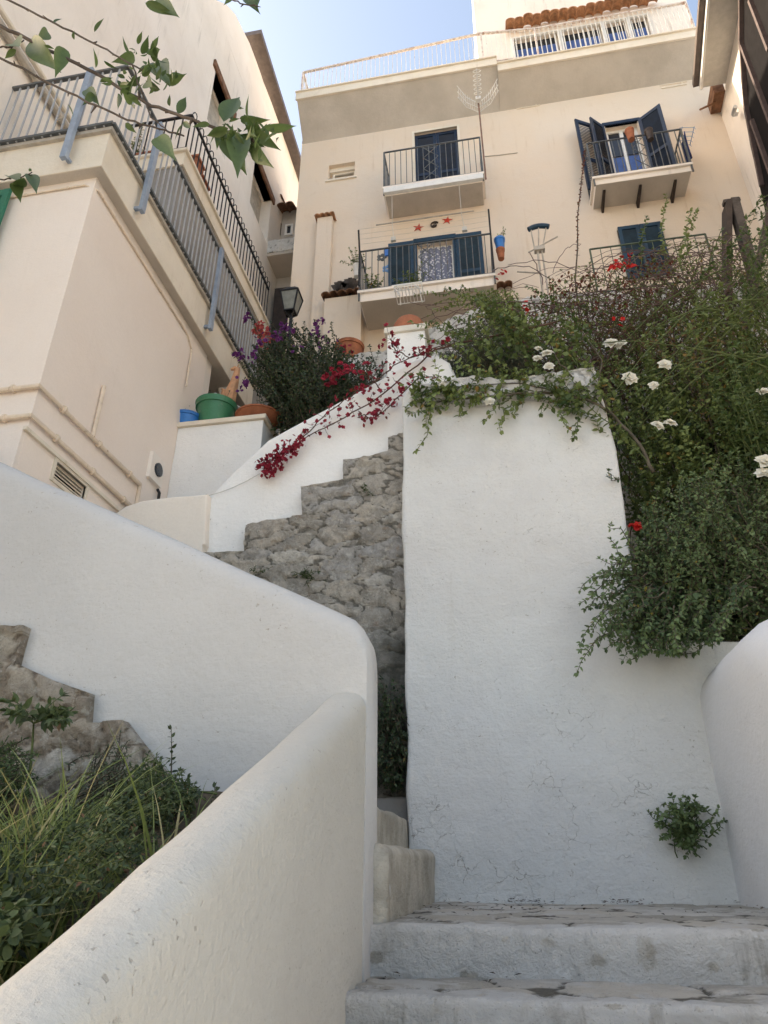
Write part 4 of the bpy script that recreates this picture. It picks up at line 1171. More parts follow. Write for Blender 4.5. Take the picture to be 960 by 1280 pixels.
# small grey house down the alley
bc = thing('grey_cottage', (-4.7, 13.5, 4), 'small grey house with rubble balcony at the end of the alley', 'house')
YK = 13.0
K = lambda px, py, y=YK: xz(px, py, y)
mb = MB(); mb.box((XT + .01, YK, 3), (-3.4, YK + 2, K(350, 262)[1])); build('wall', mb, plaster('cottage_render', (.52, .49, .46), (.44, .41, .38), bump=.4, dirt_amt=.5), bc)  # grey render, the same on every side of the cottage
a, b = K(333, 316, YK - .8), K(372, 296, YK - .8)
slab_poly('balcony', [(a[0] - .3, a[1]), (b[0] + .4, a[1]), (b[0] + .4, b[1]), (a[0] - .3, b[1])], YK - .8, YK - .5, ROUGHWHITE, bc, step=.06, stone=(.16, .12, .04), seed=15)
mb = MB(); mb.box((a[0] - .3, YK - .78, a[1] - .1), (b[0] + .4, YK, a[1] - .01)); build('balcony_floor', mb, SOFFIT, bc)
a, b = K(335, 297), K(352, 280); mb = MB(); mb.box((a[0], YK - .04, a[1]), (b[0], YK, b[1])); build('door', mb, BROWNWOOD, bc)
a, b = K(356, 296), K(367, 281); mb = MB(); window_frame(mb, (a[0], b[0], a[1], b[1]), YK - .002, .06, .05, 0); wf = build('window', mb, WHITEP, bc)
mb = MB(); mb.box((a[0] + .05, YK - .02, a[1] + .05), (b[0] - .05, YK - .012, b[1] - .05)); build('window_pane', mb, DARKGLASS, wf)
a, b = K(334, 259), K(356, 259); mb = MB(); wavy_tiles(mb, a[0], b[0], YK - .3, YK + .3, a[1], dia=.2, slope=.1); a, b = K(352, 274), K(372, 274); wavy_tiles(mb, a[0], b[0], YK - .45, YK, a[1], dia=.2, slope=.2); build('roof', mb, TILEDARK, bc)
a, b = K(336, 440, YK - .3), K(364, 358, YK - .3)
mb = MB(); mb.box((a[0], YK - .3, a[1]), (b[0], YK, b[1])); build('dark_doorway', mb, BROWNWOOD, bc)

# ------------------------------------------------------------------ corner house at the right edge
def onZ(px, py, z):
    d = ray(px, py); return d * (z / d[2])


ZE = 15.0
e = {k: onZ(*k, ZE) for k in ((876, 110), (907, 105), (927, 0), (885, 0))}
w0, w1 = e[(907, 105)], e[(927, 0)]; wd = (w1 - w0)[:2] / np.linalg.norm((w1 - w0)[:2])
g0, g1 = e[(876, 110)], e[(885, 0)]; gd = (g1 - g0)[:2] / np.linalg.norm((g1 - g0)[:2])
print('right wall', w0, w1, wd, g0, g1)
wn_ = np.array([wd[1], -wd[0]]); wn_ = wn_ if wn_[0] < 0 else -wn_
rh = thing('corner_house', (5.3, 8, 3), 'cream corner house with pale eave and tall dark shutter at the right edge', 'house')
p0 = w0[:2] - wd * (w0[1] - 11.05) / wd[1]; p1 = w0[:2] + wd * 9
bk = -wn_ * 1.2
mb = MB(); mb.prism([(p0[0], p0[1], 2.5), (p1[0], p1[1], 2.5), (p1[0] + bk[0], p1[1] + bk[1], 2.5), (p0[0] + bk[0], p0[1] + bk[1], 2.5)], (0, 0, ZE - 2.5)); build('wall', mb, CREAM2, rh)
q1, r1_ = g0[:2] + gd * 7, w0[:2] + wd * 7 - wn_ * .3
r0_ = w0[:2] - wn_ * .3
mb = MB(); mb.prism([(g0[0], g0[1], ZE), (q1[0], q1[1], ZE), (r1_[0], r1_[1], ZE), (r0_[0], r0_[1], ZE)], (0, 0, .2)); ev = build('eave', mb, EAVEGREY, rh)
on = wn_
mb = MB()
for off, zz, hh, ww in ((.0, ZE - .03, .26, .10),):
    a, b = g0[:2] + on * .0, q1 + on * .0
    mb.bar((a[0], a[1], ZE + .07), (b[0], b[1], ZE + .07), .05, .28)
build('fascia', mb, EAVEWHITE, ev)
mb = MB(); a, b = g0[:2] + on * .085, q1 + on * .085; mb.bar((a[0], a[1], ZE + .13), (b[0], b[1], ZE + .13), .11, .12); build('gutter', mb, GUTTER, ev)


def onW(px, py, off):
    """point of the ray on the corner house's wall plane, moved off it by off metres"""
    q = w0[:2] + wn_ * off; d = ray(px, py); t = (q @ wn_) / (d[:2] @ wn_); return d * t


sp = [onW(*p, .05) for p in [(928, -60), (927, 0), (927, 50), (929, 95), (933, 133), (941, 180), (953, 232), (990, 400), (1040, 400), (1040, -60)]]
mb = MB(); mb.prism(sp, (wn_[0] * .05, wn_[1] * .05, 0)); sh = build('dark_shutter', mb, DARK, rh)
mb = MB()
for a, b, w in (((927, -60), (927, 50), .10), ((927, 50), (933, 133), .10), ((933, 133), (953, 232), .10), ((938, 0), (962, 62), .09), ((928, 57), (966, 158), .09), ((940, 150), (990, 290), .08), ((927, -60), (945, -10), .09)):
    A, B = onW(*a, .13), onW(*b, .13); mb.bar(A, B, w, .06)
build('shutter_frame', mb, paint('purple_brown_wood', (.085, .06, .058), .6, .2), sh)
mb = MB(); c = onW(919, 141, .12); mb.box(c - .05, c + .05); c2 = onW(917, 141, .25); mb.tube([c2 - (.0, .13, 0), c2 + (0, .02, 0), c], [.045, .045, .03], 10); build('camera_lamp', mb, ALU, rh, smooth=True)
mb = MB(); c = onW(896, 123, .10); mb.lbox(c, (wd[0], wd[1], 0), (0, 0, 1), (wn_[0], wn_[1], 0), (-.25, .25), (-.15, .2), (-.1, .12)); c2 = onW(888, 134, .3); mb.bar(c + (0, 0, -.1), onW(875, 137, .6), .03); build('junction_box', mb, TILEDARK, rh)

# ------------------------------------------------------------------ pots, ornaments, balcony things


def pot(name, c, r, h, mat, label, group=None, taper=.74, rim=.06, soil=True, bowl=False, parentless=True):
    mb = MB(); x, y, z = c
    if bowl: prof = [(0, 0), (r * .5, 0), (r * .72, h * .3), (r * .9, h * .72), (r * .95, h * .86), (r * 1.02, h * .87), (r * 1.03, h), (r * .95, h), (r * .9, h * .9), (0, h * .9)]
    else: prof = [(0, 0), (r * taper, 0), (r * (taper + .02), h * .05), (r * .93, h * (1 - rim * 3)), (r * 1.0, h * (1 - rim * 3)), (r * 1.02, h * (1 - rim)), (r * 1.05, h), (r * .95, h), (r * .9, h * .9), (0, h * .9)]
    mb.lathe(prof, c, 26)
    t = thing(name, c, label, 'pot', group)
    build('vessel', mb, mat, t, True, 40)
    if soil:
        mb = MB(); mb.lathe([(0, 0), (r * .9, 0), (r * .7, .012), (0, .02)], (x, y, z + h * .905), 18); build('soil', mb, SOIL, t, True)
    return t


def at_pot(px, Y, wpx, yb, yt, z):
    a, b = onY(px - wpx / 2, yt, Y), onY(px + wpx / 2, yt, Y)
    return float((a[0] + b[0]) / 2), float((b[0] - a[0]) / 2), float(onY(px, yt, Y - (b[0] - a[0]) / 2)[2] - z)


POTS = 'pots on the planter wall'
x, r, h = at_pot(236, 7.08, 34, 528, 511, qz); pot('flower_pot', (x, 7.08, qz), r, h, BLUEPOT, 'small bright blue plastic pot beside the green pot', POTS)
bpx = x; bph = h
x, r, h = at_pot(273, 7.16, 46, 524, 491, qz); pot('flower_pot', (x, 7.16, qz), r, h, GREENPOT, 'large green plastic pot with a flared rim on the planter wall', POTS, .66); gpx, gph = x, h
x, r, h = at_pot(326, 7.12, 55, 524, 504, qz); pot('flower_pot', (x, 7.12, qz), r, h, TERRA, 'wide terracotta bowl with low plants on the planter wall', POTS, bowl=True); tpx, tph = x, h

# slim orange clay ornament rising behind the green pot
ox, oz = xz(292, 492, 7.3)
mb = MB(); zt = float(onY(293, 461, 7.3)[2])
H = zt - oz
mb.tube([(ox - .05, 7.3, qz + .28), (ox - .04, 7.3, oz + .02), (ox - .005, 7.3, oz + H * .45), (ox + .01, 7.3, oz + H * .8), (ox + .015, 7.3, oz + H * .93), (ox - .02, 7.29, oz + H * 1.0), (ox - .07, 7.27, oz + H * .93)], [.085, .085, .06, .045, .042, .035, .018], 8)
for s in (-1, 1): mb.tube([(ox + .02, 7.3 + s * .02, oz + H * .97), (ox + .035, 7.3 + s * .03, oz + H * 1.1)], [.012, .006], 5)
mb.tube([(ox - .14, 7.28, qz + .28), (ox - .13, 7.28, oz + .05), (ox - .17, 7.27, oz + .08)], [.05, .04, .015], 6)
build('clay_ornament', mb, SANDC, smooth=True, label='slim orange clay figure standing behind the green pot', cat='ornament')

# string pinned on the stair wall
a, b = onY(259, 620, YC - .03), onY(325, 592, YC - .02); mid = (a + b) / 2 + V3((0, 0, -.03))
mb = MB(); mb.tube([a, (a + mid) / 2 - V3((0, 0, .008)), mid, (mid + b) / 2 - V3((0, 0, .006)), b], .004, 5); mb.tube([a + (0, .04, 0), a - (0, .02, 0)], .014, 6)
build('string', mb, CORD, label='thin string pinned to the white stair wall holding the red vine', cat='string')

# street lantern on a bracket
lx, lz = xz(363, 391, 9.6); lz2 = float(onY(363, 362, 9.6)[2]); LH = lz2 - lz
la = thing('wall_lantern', (lx, 9.6, 3.6), 'black framed street lantern with a grey glass head above the purple bush', 'lantern')
mb = MB(); mb.tube([(lx + .02, 9.6, 3.5), (lx + .02, 9.6, lz - .05)], .035, 8); mb.tube([(lx + .02, 9.6, lz - .5), (lx + .3, 9.9, lz - .55), (lx + .75, 10.95, lz - .75)], .015, 6); build('post', mb, BLACKIRON, la)
r0_, r1_ = .095, .168
C8 = [(-1, -1), (1, -1), (1, 1), (-1, 1)]
mb = MB()
for i in range(4):
    a, b = C8[i], C8[(i + 1) % 4]
    mb.add([(lx + a[0] * r0_, 9.6 + a[1] * r0_, lz), (lx + b[0] * r0_, 9.6 + b[1] * r0_, lz), (lx + b[0] * r1_, 9.6 + b[1] * r1_, lz + LH * .72), (lx + a[0] * r1_, 9.6 + a[1] * r1_, lz + LH * .72)], [(0, 1, 2, 3)])
build('glass', mb, LANTGLASS, la)
mb = MB()
for i in range(4):
    a, b = C8[i], C8[(i + 1) % 4]
    mb.bar((lx + a[0] * r0_, 9.6 + a[1] * r0_, lz), (lx + a[0] * r1_, 9.6 + a[1] * r1_, lz + LH * .72), .025)
    mb.bar((lx + a[0] * r1_, 9.6 + a[1] * r1_, lz + LH * .72), (lx + b[0] * r1_, 9.6 + b[1] * r1_, lz + LH * .72), .03)
    mb.bar((lx + a[0] * r0_, 9.6 + a[1] * r0_, lz), (lx + b[0] * r0_, 9.6 + b[1] * r0_, lz), .025)
    mb.tube([(lx + a[0] * r0_, 9.6 + a[1] * r0_, lz), (lx + .02, 9.6, lz - .14)], .01, 5)
build('frame', mb, BLACKIRON, la)
mb = MB(); P = [(lx + a[0] * r1_ * 1.1, 9.6 + a[1] * r1_ * 1.1, lz + LH * .73) for a in C8] + [(lx + a[0] * .07, 9.6 + a[1] * .07, lz + LH) for a in C8]
mb.add(P, [(0, 3, 2, 1), (4, 5, 6, 7), (0, 1, 5, 4), (1, 2, 6, 5), (2, 3, 7, 6), (3, 0, 4, 7)]); build('lid', mb, BLACKIRON, la)

# television aerial on the upper balcony
ax_, ay = B1['x1'] + .05, YF - P1 - .05; azt = float(onY(597, 128, ay)[2])
an = thing('television_aerial', (ax_, ay, B1['zb'] - .3), 'white television aerial with swept reflector on a rusty mast', 'aerial')
mb = MB(); mb.tube([(ax_, ay, B1['zb'] - .3), (ax_, ay, azt + .12)], .018, 8); build('mast', mb, paint('rusty_iron', (.2, .11, .08), .7, .3), an)
mb = MB(); mb.bar((ax_, ay + .12, azt), (ax_, ay - .75, azt + .03), .03)
for i in range(6):
    y = ay - .2 - i * .1; mb.tube([(ax_ + .085 * math.cos(q), y, azt + .03 + .05 * math.sin(q)) for q in np.linspace(0, 2 * PI, 11)], .008, 4)
mb.box((ax_ - .06, ay - .12, azt - .05), (ax_ + .06, ay + .02, azt + .05)); build('boom', mb, WHITEP, an)
mb = MB()
for s in (-1, 1):
    for j, dz in enumerate((.22, .0, -.20)):
        tip = V3((ax_ + s * .46, ay - .32, azt + dz + .02)); root = V3((ax_ + s * .02, ay + .10, azt + dz * .8 - .04)); mb.tube([root, (root + tip) / 2 + V3((s * .03, .05, -.02)), tip], .010, 5)
    for k in range(9):
        t = (k + .5) / 9
        A = V3((ax_ + s * (.02 + .44 * t), ay + .10 - .42 * t + .03, azt + .18 + .04 * t)); Bq = A + V3((0, 0, -.40 - .0 * t)); mb.tube([A, Bq], .004, 4)
build('reflector', mb, WHITEP, an)

# laundry poles and lines on the middle balcony
x0, x1 = float(B2['x0']), float(B2['x1']); y0 = YF - P2
cl = thing('clothes_line', (x0, y0, B2['zt']), 'thin clothes lines strung between two black poles on the middle balcony', 'clothes line')
for x, px in ((x0, (447, 288)), (x1, (609, 262))):
    z = float(onY(*px, y0 - .18)[2]); mb = MB(); mb.tube([(x, y0 - .03, B2['zb'] + .1), (x, y0 - .05, B2['zt']), (x, y0 - .18, z)], .02, 6); build('pole', mb, BLACKIRON, cl); zt2 = z
mb = MB()
for k in range(4):
    t = .25 + k * .23; mb.tube([(x0, y0 - .05 - .13 * t, B2['zt'] + (zt2 - B2['zt']) * t), ((x0 + x1) / 2, y0 - .05 - .13 * t, B2['zt'] + (zt2 - B2['zt']) * t - .03), (x1, y0 - .05 - .13 * t, B2['zt'] + (zt2 - B2['zt']) * t)], .003, 4)
build('line', mb, CORD, cl)
a, b = onY(470, 283, 10.35), onY(592, 262, 10.35); zz = float((a[2] + b[2]) / 2)
hp = thing('hanging_rod', ((a[0] + b[0]) / 2, 10.35, zz), 'thin grey rod hung by white cords beneath the upper balcony', 'rod')
mb = MB(); mb.tube([(a[0], 10.35, zz), (b[0], 10.35, zz)], .016, 6); build('rod', mb, GREYPIPE, hp)
for px in (490, 577):
    x = float(onY(px, 275, 10.35)[0]); mb = MB(); zs = B1['zb'] - .3 if px < 560 else B1['zb'] - .3
    mb.tube([(x, 10.36, zs), (x + .004, 10.36, zz)], .006, 5); mb.tube([(x, 10.34, zz), (x + .03, 10.3, zz - .35), (x + .05, 10.2, zz - .62)], .007, 5); mb.box((x + .0, 10.17, zz - .72), (x + .1, 10.23, zz - .62)); build('cord', mb, CORD, hp)

# wall ornaments
for px, py, lab in ((523, 285, 'red ceramic starfish on the peach wall, left of the round ornament'), (559, 276, 'red ceramic starfish on the peach wall, right of the round ornament')):
    x, z = F(px, py); mb = MB(); P = [(x + (.14 if i % 2 == 0 else .05) * math.sin(PI * i / 5 + .2), YF - .012, z + (.14 if i % 2 == 0 else .05) * math.cos(PI * i / 5 + .2)) for i in range(10)]
    mb.add(P + [(x, YF - .05, z)], [(i, (i + 1) % 10, 10) for i in range(10)] + [tuple(range(9, -1, -1))]); build('starfish', mb, REDSTAR, label=lab, cat='ornament', group='starfish above the lace door')
x, z = F(543, 282); mb = MB(); mb.tube([(x + .10 * math.cos(q) * (1 - .12 * k), YF - .02, z + .10 * math.sin(q) * (1 - .12 * k)) for k, q in enumerate(np.linspace(0.6, 2 * PI + 1.2, 16) * 1) if k < 16 and (1 - .12 * k * .4) > 0 for k in [k * .4]], .02, 6); mb.lathe([(.045, 0), (.04, .02), (0, .03)], (x, YF, z), 12, (0, -1, 0))
build('round_ornament', mb, BROWNWOOD, label='dark round wall ornament between two red starfish', cat='ornament')
x, z = F(487, 316); mb = MB(); mb.box((x - .12, YF - .03, z - .1), (x + .12, YF, z + .1)); build('wall_tile', mb, paint('bright_blue_glaze', (.05, .2, .62), .3), label='small bright blue tile on the wall beside the lace door', cat='tile')
for px, py, lab in ((477, 322, 'small dark flower shaped wall ornament beside the blue tile'), (484, 336, 'pale blue flower shaped wall ornament below the blue tile')):
    x, z = F(px, py); mb = MB()
    for k in range(5): mb.lathe([(.05, 0), (.04, .015), (0, .02)], (x + .07 * math.cos(k * 1.257), YF, z + .07 * math.sin(k * 1.257)), 8, (0, -1, 0))
    build('wall_ornament', mb, IRON if 'dark' in lab else LIGHTBLUE, label=lab, cat='ornament')

# drying rack hooked over the middle balcony
rx, rz = xz(512, 353, y0 - .1)
dr_ = thing('drying_rack', (rx, y0 - .2, rz - .8), 'white wire drying rack hooked on the front of the middle balcony', 'rack')
mb = MB(); x = float(onY(497, 375, y0 - .25)[0]); W = .42
zt3 = float(onY(497, 353, y0 - .1)[2])
for s in (0, W):
    mb.tube([(x - .12 + s, y0, zt3), (x + s, y0 - .2, zt3 - .35), (x + .05 + s, y0 - .38, zt3 - .62)], .012, 5); mb.tube([(x + s * .9, y0 - .02, zt3 - .05), (x + .03 + s, y0 - .05, zt3 - .55)], .01, 5)
build('arms', mb, WHITEP, dr_)
mb = MB(); X0, X1, Ya, Yb, Zr = x - .02, x + .5, y0 - .55, y0 - .08, zt3 - .55
for i in range(9): mb.tube([(X0 + (X1 - X0) * i / 8, Ya, Zr), (X0 + (X1 - X0) * i / 8, Yb, Zr)], .007, 4)
for q in (Ya, Yb): mb.tube([(X0, q, Zr), (X1, q, Zr)], .011, 5)
for i in range(9): mb.tube([(X0 + (X1 - X0) * i / 8, Ya, Zr), (X0 + (X1 - X0) * i / 8, Ya, Zr - .12)], .006, 4)
mb.tube([(X0, Ya, Zr - .12), (X1, Ya, Zr - .12)], .009, 5); build('wire_shelf', mb, WHITEP, dr_)
mb = MB(); mb.tube([(x - .15, y0 + .02, zt3 + .01), (x + .45, y0 + .02, zt3 + .02)], .04, 8); build('roll', mb, WHITEP, dr_)

# balcony pots
BP = 'pots hung on the balconies'
def hang_pot(px, py, Y, w, hpx, mat, lab):
    a, b = onY(px - w / 2, py, Y), onY(px + w / 2, py, Y); r = (b[0] - a[0]) / 2; zt = float(onY(px, py - hpx / 2, Y)[2]); zb = float(onY(px, py + hpx / 2, Y)[2])
    return pot('hanging_pot', (float((a[0] + b[0]) / 2), Y, zb), float(r), zt - zb, mat, lab, BP, .7)
hang_pot(788, 169, YF - P3 - .14, 12, 12, TERRA, 'small brown pot on the navy shutter balcony rail, beside the diamond grille')
hang_pot(812, 169, YF - P3 - .14, 11, 12, BROWNWOOD, 'small dark brown pot on the rail near the open right shutter')
hang_pot(625, 306, YF - P2 + .1, 14, 13, BLUEPOT, 'blue pot on the right end of the middle balcony')
hang_pot(626, 318, YF - P2 + .1, 11, 12, TERRA, 'terracotta pot hung right below the blue balcony pot')
hang_pot(446, 339, YF - P2 + .25, 10, 14, WHITEP, 'white pot with a bushy plant at the left end of the middle balcony')
# laundry and hoop at the right end of the navy shutter balcony
x = float(B3['x1']) + .12; z = float(onY(860, 172, YF - .35)[2])
mb = MB(); n = 12; Yc = np.linspace(YF - .52, YF - .22, n); Zc = np.linspace(z, z - .75, 9); YY, ZZ = np.meshgrid(Yc, Zc, indexing='ij'); mb.grid(np.stack([x + .03 * np.sin(YY * 40) * (1 - (ZZ - z + .75) / .9), YY, ZZ], -1))
wl = build('hanging_laundry', mb, TOWEL, smooth=True, angle=None, label='navy cloth drying at the right end of the upper right balcony', cat='laundry'); m_ = wl.modifiers.new('thick', 'SOLIDIFY'); m_.thickness = .012
mb = MB()
for k in range(5): mb.tube([(float(B3['x1']), YF - .6 + k * .1, z + .02), (float(B3['x1']) + .28, YF - .6 + k * .1, z - .04), (float(B3['x1']) + .30, YF - .6 + k * .1, z - .1)], .006, 4)
mb.tube([(float(B3['x1']) + .28, YF - .62, z - .04), (float(B3['x1']) + .28, YF - .18, z - .04)], .008, 5); mb.tube([(float(B3['x1']) + .05, YF - .62, z + .01), (float(B3['x1']) + .05, YF - .18, z + .01)], .008, 5)
build('drying_rack', mb, LIGHTBLUE, label='light blue drying rack clipped on the upper right balcony end', cat='rack')

# ornament on the little tiled lean-to
mb = MB(); x, z = F(434, 377)
for s, w in ((-.11, .13), (.12, .15)):
    for k in range(5):
        q = PI / 2 + (k - 2) * .38; mb.prism([(x + s - .025, YF - .3, lt + .05), (x + s + .025, YF - .3, lt + .05), (x + s + .045 + w * 1.6 * math.cos(q), YF - .3, lt + .14 + w * 2.6 * math.sin(q)), (x + s - .045 + w * 1.6 * math.cos(q), YF - .3, lt + .14 + w * 2.6 * math.sin(q))], (0, .05 - .004 * k, 0))
build('stone_fan_ornament', mb, GREYWOOD, label='pair of grey fan shaped ornaments on the dark tile edge', cat='ornament')

# rear terrace pots and bucket
RP = 'pots on the rear terrace'
c = onY(172, 196, 6.42); mb = MB(); X_ = float(c[0]); zq = tz1
t = thing('trough_planter', (X_, 6.42, zq), 'rectangular terracotta trough with a plant on the rear terrace', 'pot', RP)
mb.box((X_ - .32, 6.32, zq), (X_ + .32, 6.55, zq + .26)); mb.box((X_ - .35, 6.29, zq + .26), (X_ + .35, 6.58, zq + .31)); build('vessel', mb, TERRA, t)
for px, py, rr_, lab in ((233, 176, .17, 'tall terracotta pot behind the black looped railing'), (205, 192, .13, 'small terracotta pot at the corner of the rear terrace')):
    Y = 6.9 if px > 220 else 6.45; c = onY(px, py, Y); pot('flower_pot', (min(float(c[0]), XQ - .25), Y, zq), rr_, .34 if px > 220 else .22, TERRA, lab, RP)
c = onX(247, 207, -4.45); t = thing('bucket', (-4.45, float(c[1]), zq), 'pale grey plastic bucket behind the black looped railing', 'bucket')
mb = MB(); mb.lathe([(0, 0), (.15, 0), (.18, .32), (.2, .32), (.2, .36), (.17, .36), (.16, .3), (0, .3)], (-4.38, min(float(c[1]), 6.9), zq), 20); build('vessel', mb, paint('pale_grey_plastic', (.5, .53, .58), .4), t, True)

# pot on the low wall behind the purple bush
c = onY(436, 443, 8.7); pot('flower_pot', (float(c[0]), 8.72, float(xz(436, 445, 8.6)[1]) - .02), .24, .30, TERRA, 'terracotta pot on the low wall behind the purple bush')

# blue topped metal stand on the terrace wall
sx, szb = xz(684, 372, 8.75); szt = float(onY(684, 280, 8.75)[2]); mm = float(onY(678, 312, 8.75)[2])
sd_ = thing('metal_stand', (sx, 8.75, szb - .15), 'slim metal stand with curved blue top above the brambles', 'stand')
mb = MB(); mb.tube([(sx - .06, 8.75, szb - .2), (sx - .05, 8.75, mm)], .02, 6); mb.tube([(sx + .03, 8.75, szb - .2), (sx + .02, 8.75, mm)], .016, 6); mb.box((sx - .1, 8.7, mm - .03), (sx + .07, 8.8, mm + .05)); build('post', mb, GREYPIPE, sd_)
for k in (-1, 0, 1):
    mb = MB(); mb.tube([(sx - .03 + k * .06, 8.75, mm), (sx + .02 + k * .13, 8.75, szt - .05)], .012, 5); build('rod', mb, GREYPIPE, sd_)
mb = MB(); mb.tube([(sx - .2, 8.75, mm - .02), (sx + .3, 8.72, mm + .22)], .014, 5); build('rod', mb, GREYPIPE, sd_); mb = MB(); mb.tube([(sx - .42, 8.75, mm - .42), (sx - .05, 8.75, mm - .52)], .014, 5); build('rod', mb, GREYPIPE, sd_)
mb = MB(); mb.tube([(sx + .02 + .17 * t, 8.75, szt - .02 - .05 * t * t) for t in np.linspace(-1, 1, 9)], .045, 8); build('blue_top', mb, TEALNAVY, sd_, True)

# terrace railing beside the teal shutters, wooden brace and pole at the right
mb = MB(); zt_ = (onY(738, 316, 8.75)[2] + onY(905, 285, 8.75)[2]) / 2; xa, xb = onY(738, 316, 8.75)[0], onY(880, 288, 8.75)[0]
railing(mb, (xa, 8.75, zt_ - .95), (xb, 8.75, zt_ - .95), .95, .15, .010, .025)
build('terrace_railing', mb, paint('green_iron', (.06, .09, .06), .6, .3), label='thin green iron railing tangled in brambles on the rubble wall', cat='railing')
mb = MB(); q = [onY(*p, 8.5) for p in [(906, 257), (920, 255), (903, 350), (936, 350)]]
wbx = thing('wooden_brace', ((q[0][0] + q[1][0]) / 2, 8.5, float(q[2][2])), 'weathered dark timber brace standing in the brambles at the right', 'post')
mb = MB(); mb.bar(q[0] + (.03, 0, -.02), q[2] + (-.02, .2, -.6), .30, .08, (1, 0, 0)); build('rear_board', mb, BROWNWOOD, wbx)
mb = MB(); mb.bar(q[1] + (-.05, -.05, 0), q[3] + (.02, -.1, -.6), .18, .12, (1, 0, 0)); build('front_board', mb, GREYWOOD, wbx)
mb = MB(); mb.bar(q[0] + (-.03, -.03, .02), q[1] + (.05, -.03, .02), .10, .06); build('head_board', mb, GREYWOOD, wbx)
a, b = onY(968, 235, 7.6), onY(945, 345, 7.6); mb = MB(); mb.bar(a + (a - b) * .3, b - (a - b) * .6, .09, .09); build('wooden_pole', mb, BROWNWOOD, label='dark wooden pole leaning at the right edge of the brambles', cat='pole')

# ------------------------------------------------------------------ plants


def shrub(name, label, cat, poly, Yr, bases, n, leaf, mat, stem_mat, seed, L=.05, W=.028, spacing=.035, start=.25, tone=(.05, .8), extra=.02, lift=.25, wob=.02, droop=.1, stem_r=.006, tips=(), foliage='foliage', bulge=.5, groupname=None):
    rs = np.random.RandomState(seed)
    base0 = V3(bases[0])
    t = thing(name, base0, label, cat, groupname)
    lv = Leaves(seed + 1); sm = MB()
    xs = [p[0] for p in poly]; ys = [p[1] for p in poly]; cx, cy = (min(xs) + max(xs)) / 2, (min(ys) + max(ys)) / 2; rx_, ry_ = (max(xs) - min(xs)) / 2, (max(ys) - min(ys)) / 2
    targets = [(onY(*sample(poly, rs), 1.), None) for _ in range(n)]
    for k in range(n + len(tips)):
        if k < n:
            px, py = sample(poly, rs)
            d = min(1, math.hypot((px - cx) / rx_, (py - cy) / ry_))
            near = Yr[0] + (Yr[1] - Yr[0]) * bulge * d * d
            Y = near + (Yr[1] - near) * rs.rand() ** 1.7
            tip = onY(px, py, Y); ln = rs.uniform(.35, .8)
            b = V3(bases[rs.randint(len(bases))]) + rs.normal(0, .08, 3)
        else:
            px, py, Y = tips[k - n][:3]; tip = onY(px, py, Y); b = onY(*tips[k - n][3:6]) if len(tips[k - n]) > 3 else V3(bases[rs.randint(len(bases))]); ln = 1.
        mid = (b + tip) / 2 + V3((rs.normal(0, .06), rs.normal(0, .06), lift * np.linalg.norm(tip - b) * rs.uniform(.4, 1.3)))
        pts = curve(b, mid, tip, 9, wob, rs)
        if k < n and ln < .75:      # most shoots are side twigs that leave an inner branch part way out
            pts = pts[int(9 * (1 - ln)):]
        r0 = stem_r * rs.uniform(.6, 1.3)
        sm.tube(pts, [r0 * (1 - .75 * i / (len(pts) - 1)) + .0012 for i in range(len(pts))], 4, False)
        leafy(lv, pts, spacing, L, W, start if k < n else .12, rs, tone, True, droop, .9, .6, extra)
    build('stems', sm, stem_mat, t, True, None, fixn=False)
    lv.mesh(foliage, mat, t, kind='stuff' if False else None)
    return t, rs


def blossoms(parent, name, mat, spots, seed, size, n=1, spread=0., petals=3, jitter=.6, each=False):
    """small bracts or flowers in clusters: spots = (px, py, Y, count, spread in metres)"""
    rs = np.random.RandomState(seed); lv = Leaves(seed)
    for s in spots:
        c0 = onY(s[0], s[1], s[2])
        for _ in range(s[3]):
            c = c0 + rs.normal(0, s[4], 3) * (1, .7, 1)
            ax = nrm(V3((0, -.8, .1)) + rs.normal(0, jitter, 3))
            blossom(lv, c, size * rs.uniform(.7, 1.2), rs, petals + 2, (.1, .86), .8, ax)
    return lv.mesh(name, mat, parent)


# purple bougainvillea behind the stair wall
poly = [(306, 450), (316, 432), (345, 414), (372, 408), (402, 413), (430, 434), (462, 444), (481, 458), (474, 476), (440, 498), (402, 522), (366, 545), (356, 525), (350, 500), (325, 492), (306, 470)]
bg_, rs = shrub('bougainvillea_bush', 'dark dense bougainvillea bush with purple flowers beside the cream balcony', 'bush', poly, (6.35, 8.0), [(-1.7, 7.2, 3.25), (-1.3, 7.4, 3.3), (-2.1, 7.3, 3.3)], 560, .05, LEAF_BOUG, STEM, 101, L=.066, W=.046, spacing=.042, start=.15, extra=.012, stem_r=.004,
    tips=[(395, 400, 7.6, 398, 430, 7.6), (392, 408, 7.4), (420, 420, 7.4), (412, 404, 7.5), (340, 402, 7.3), (312, 398, 6.9), (296, 442, 6.8), (474, 440, 7.2), (480, 450, 6.9), (460, 432, 7.3), (365, 399, 7.4), (380, 404, 7.3)])
blossoms(bg_, 'purple_blossoms', PETALP, [(356, 411, 7.0, 22, .06), (343, 421, 6.9, 12, .045), (309, 397, 6.8, 10, .04), (325, 430, 6.8, 9, .05), (314, 446, 6.7, 8, .045), (297, 443, 6.7, 14, .04), (395, 412, 7.2, 14, .06), (398, 403, 7.5, 7, .05), (308, 478, 6.6, 14, .05), (410, 425, 7.2, 6, .08), (376, 430, 6.9, 5, .1)], 5, .034)
blossoms(bg_, 'pink_blossoms', PETALK, [(322, 408, 7.3, 26, .06), (329, 418, 7.2, 22, .06), (335, 428, 7.1, 10, .06)], 6, .034)
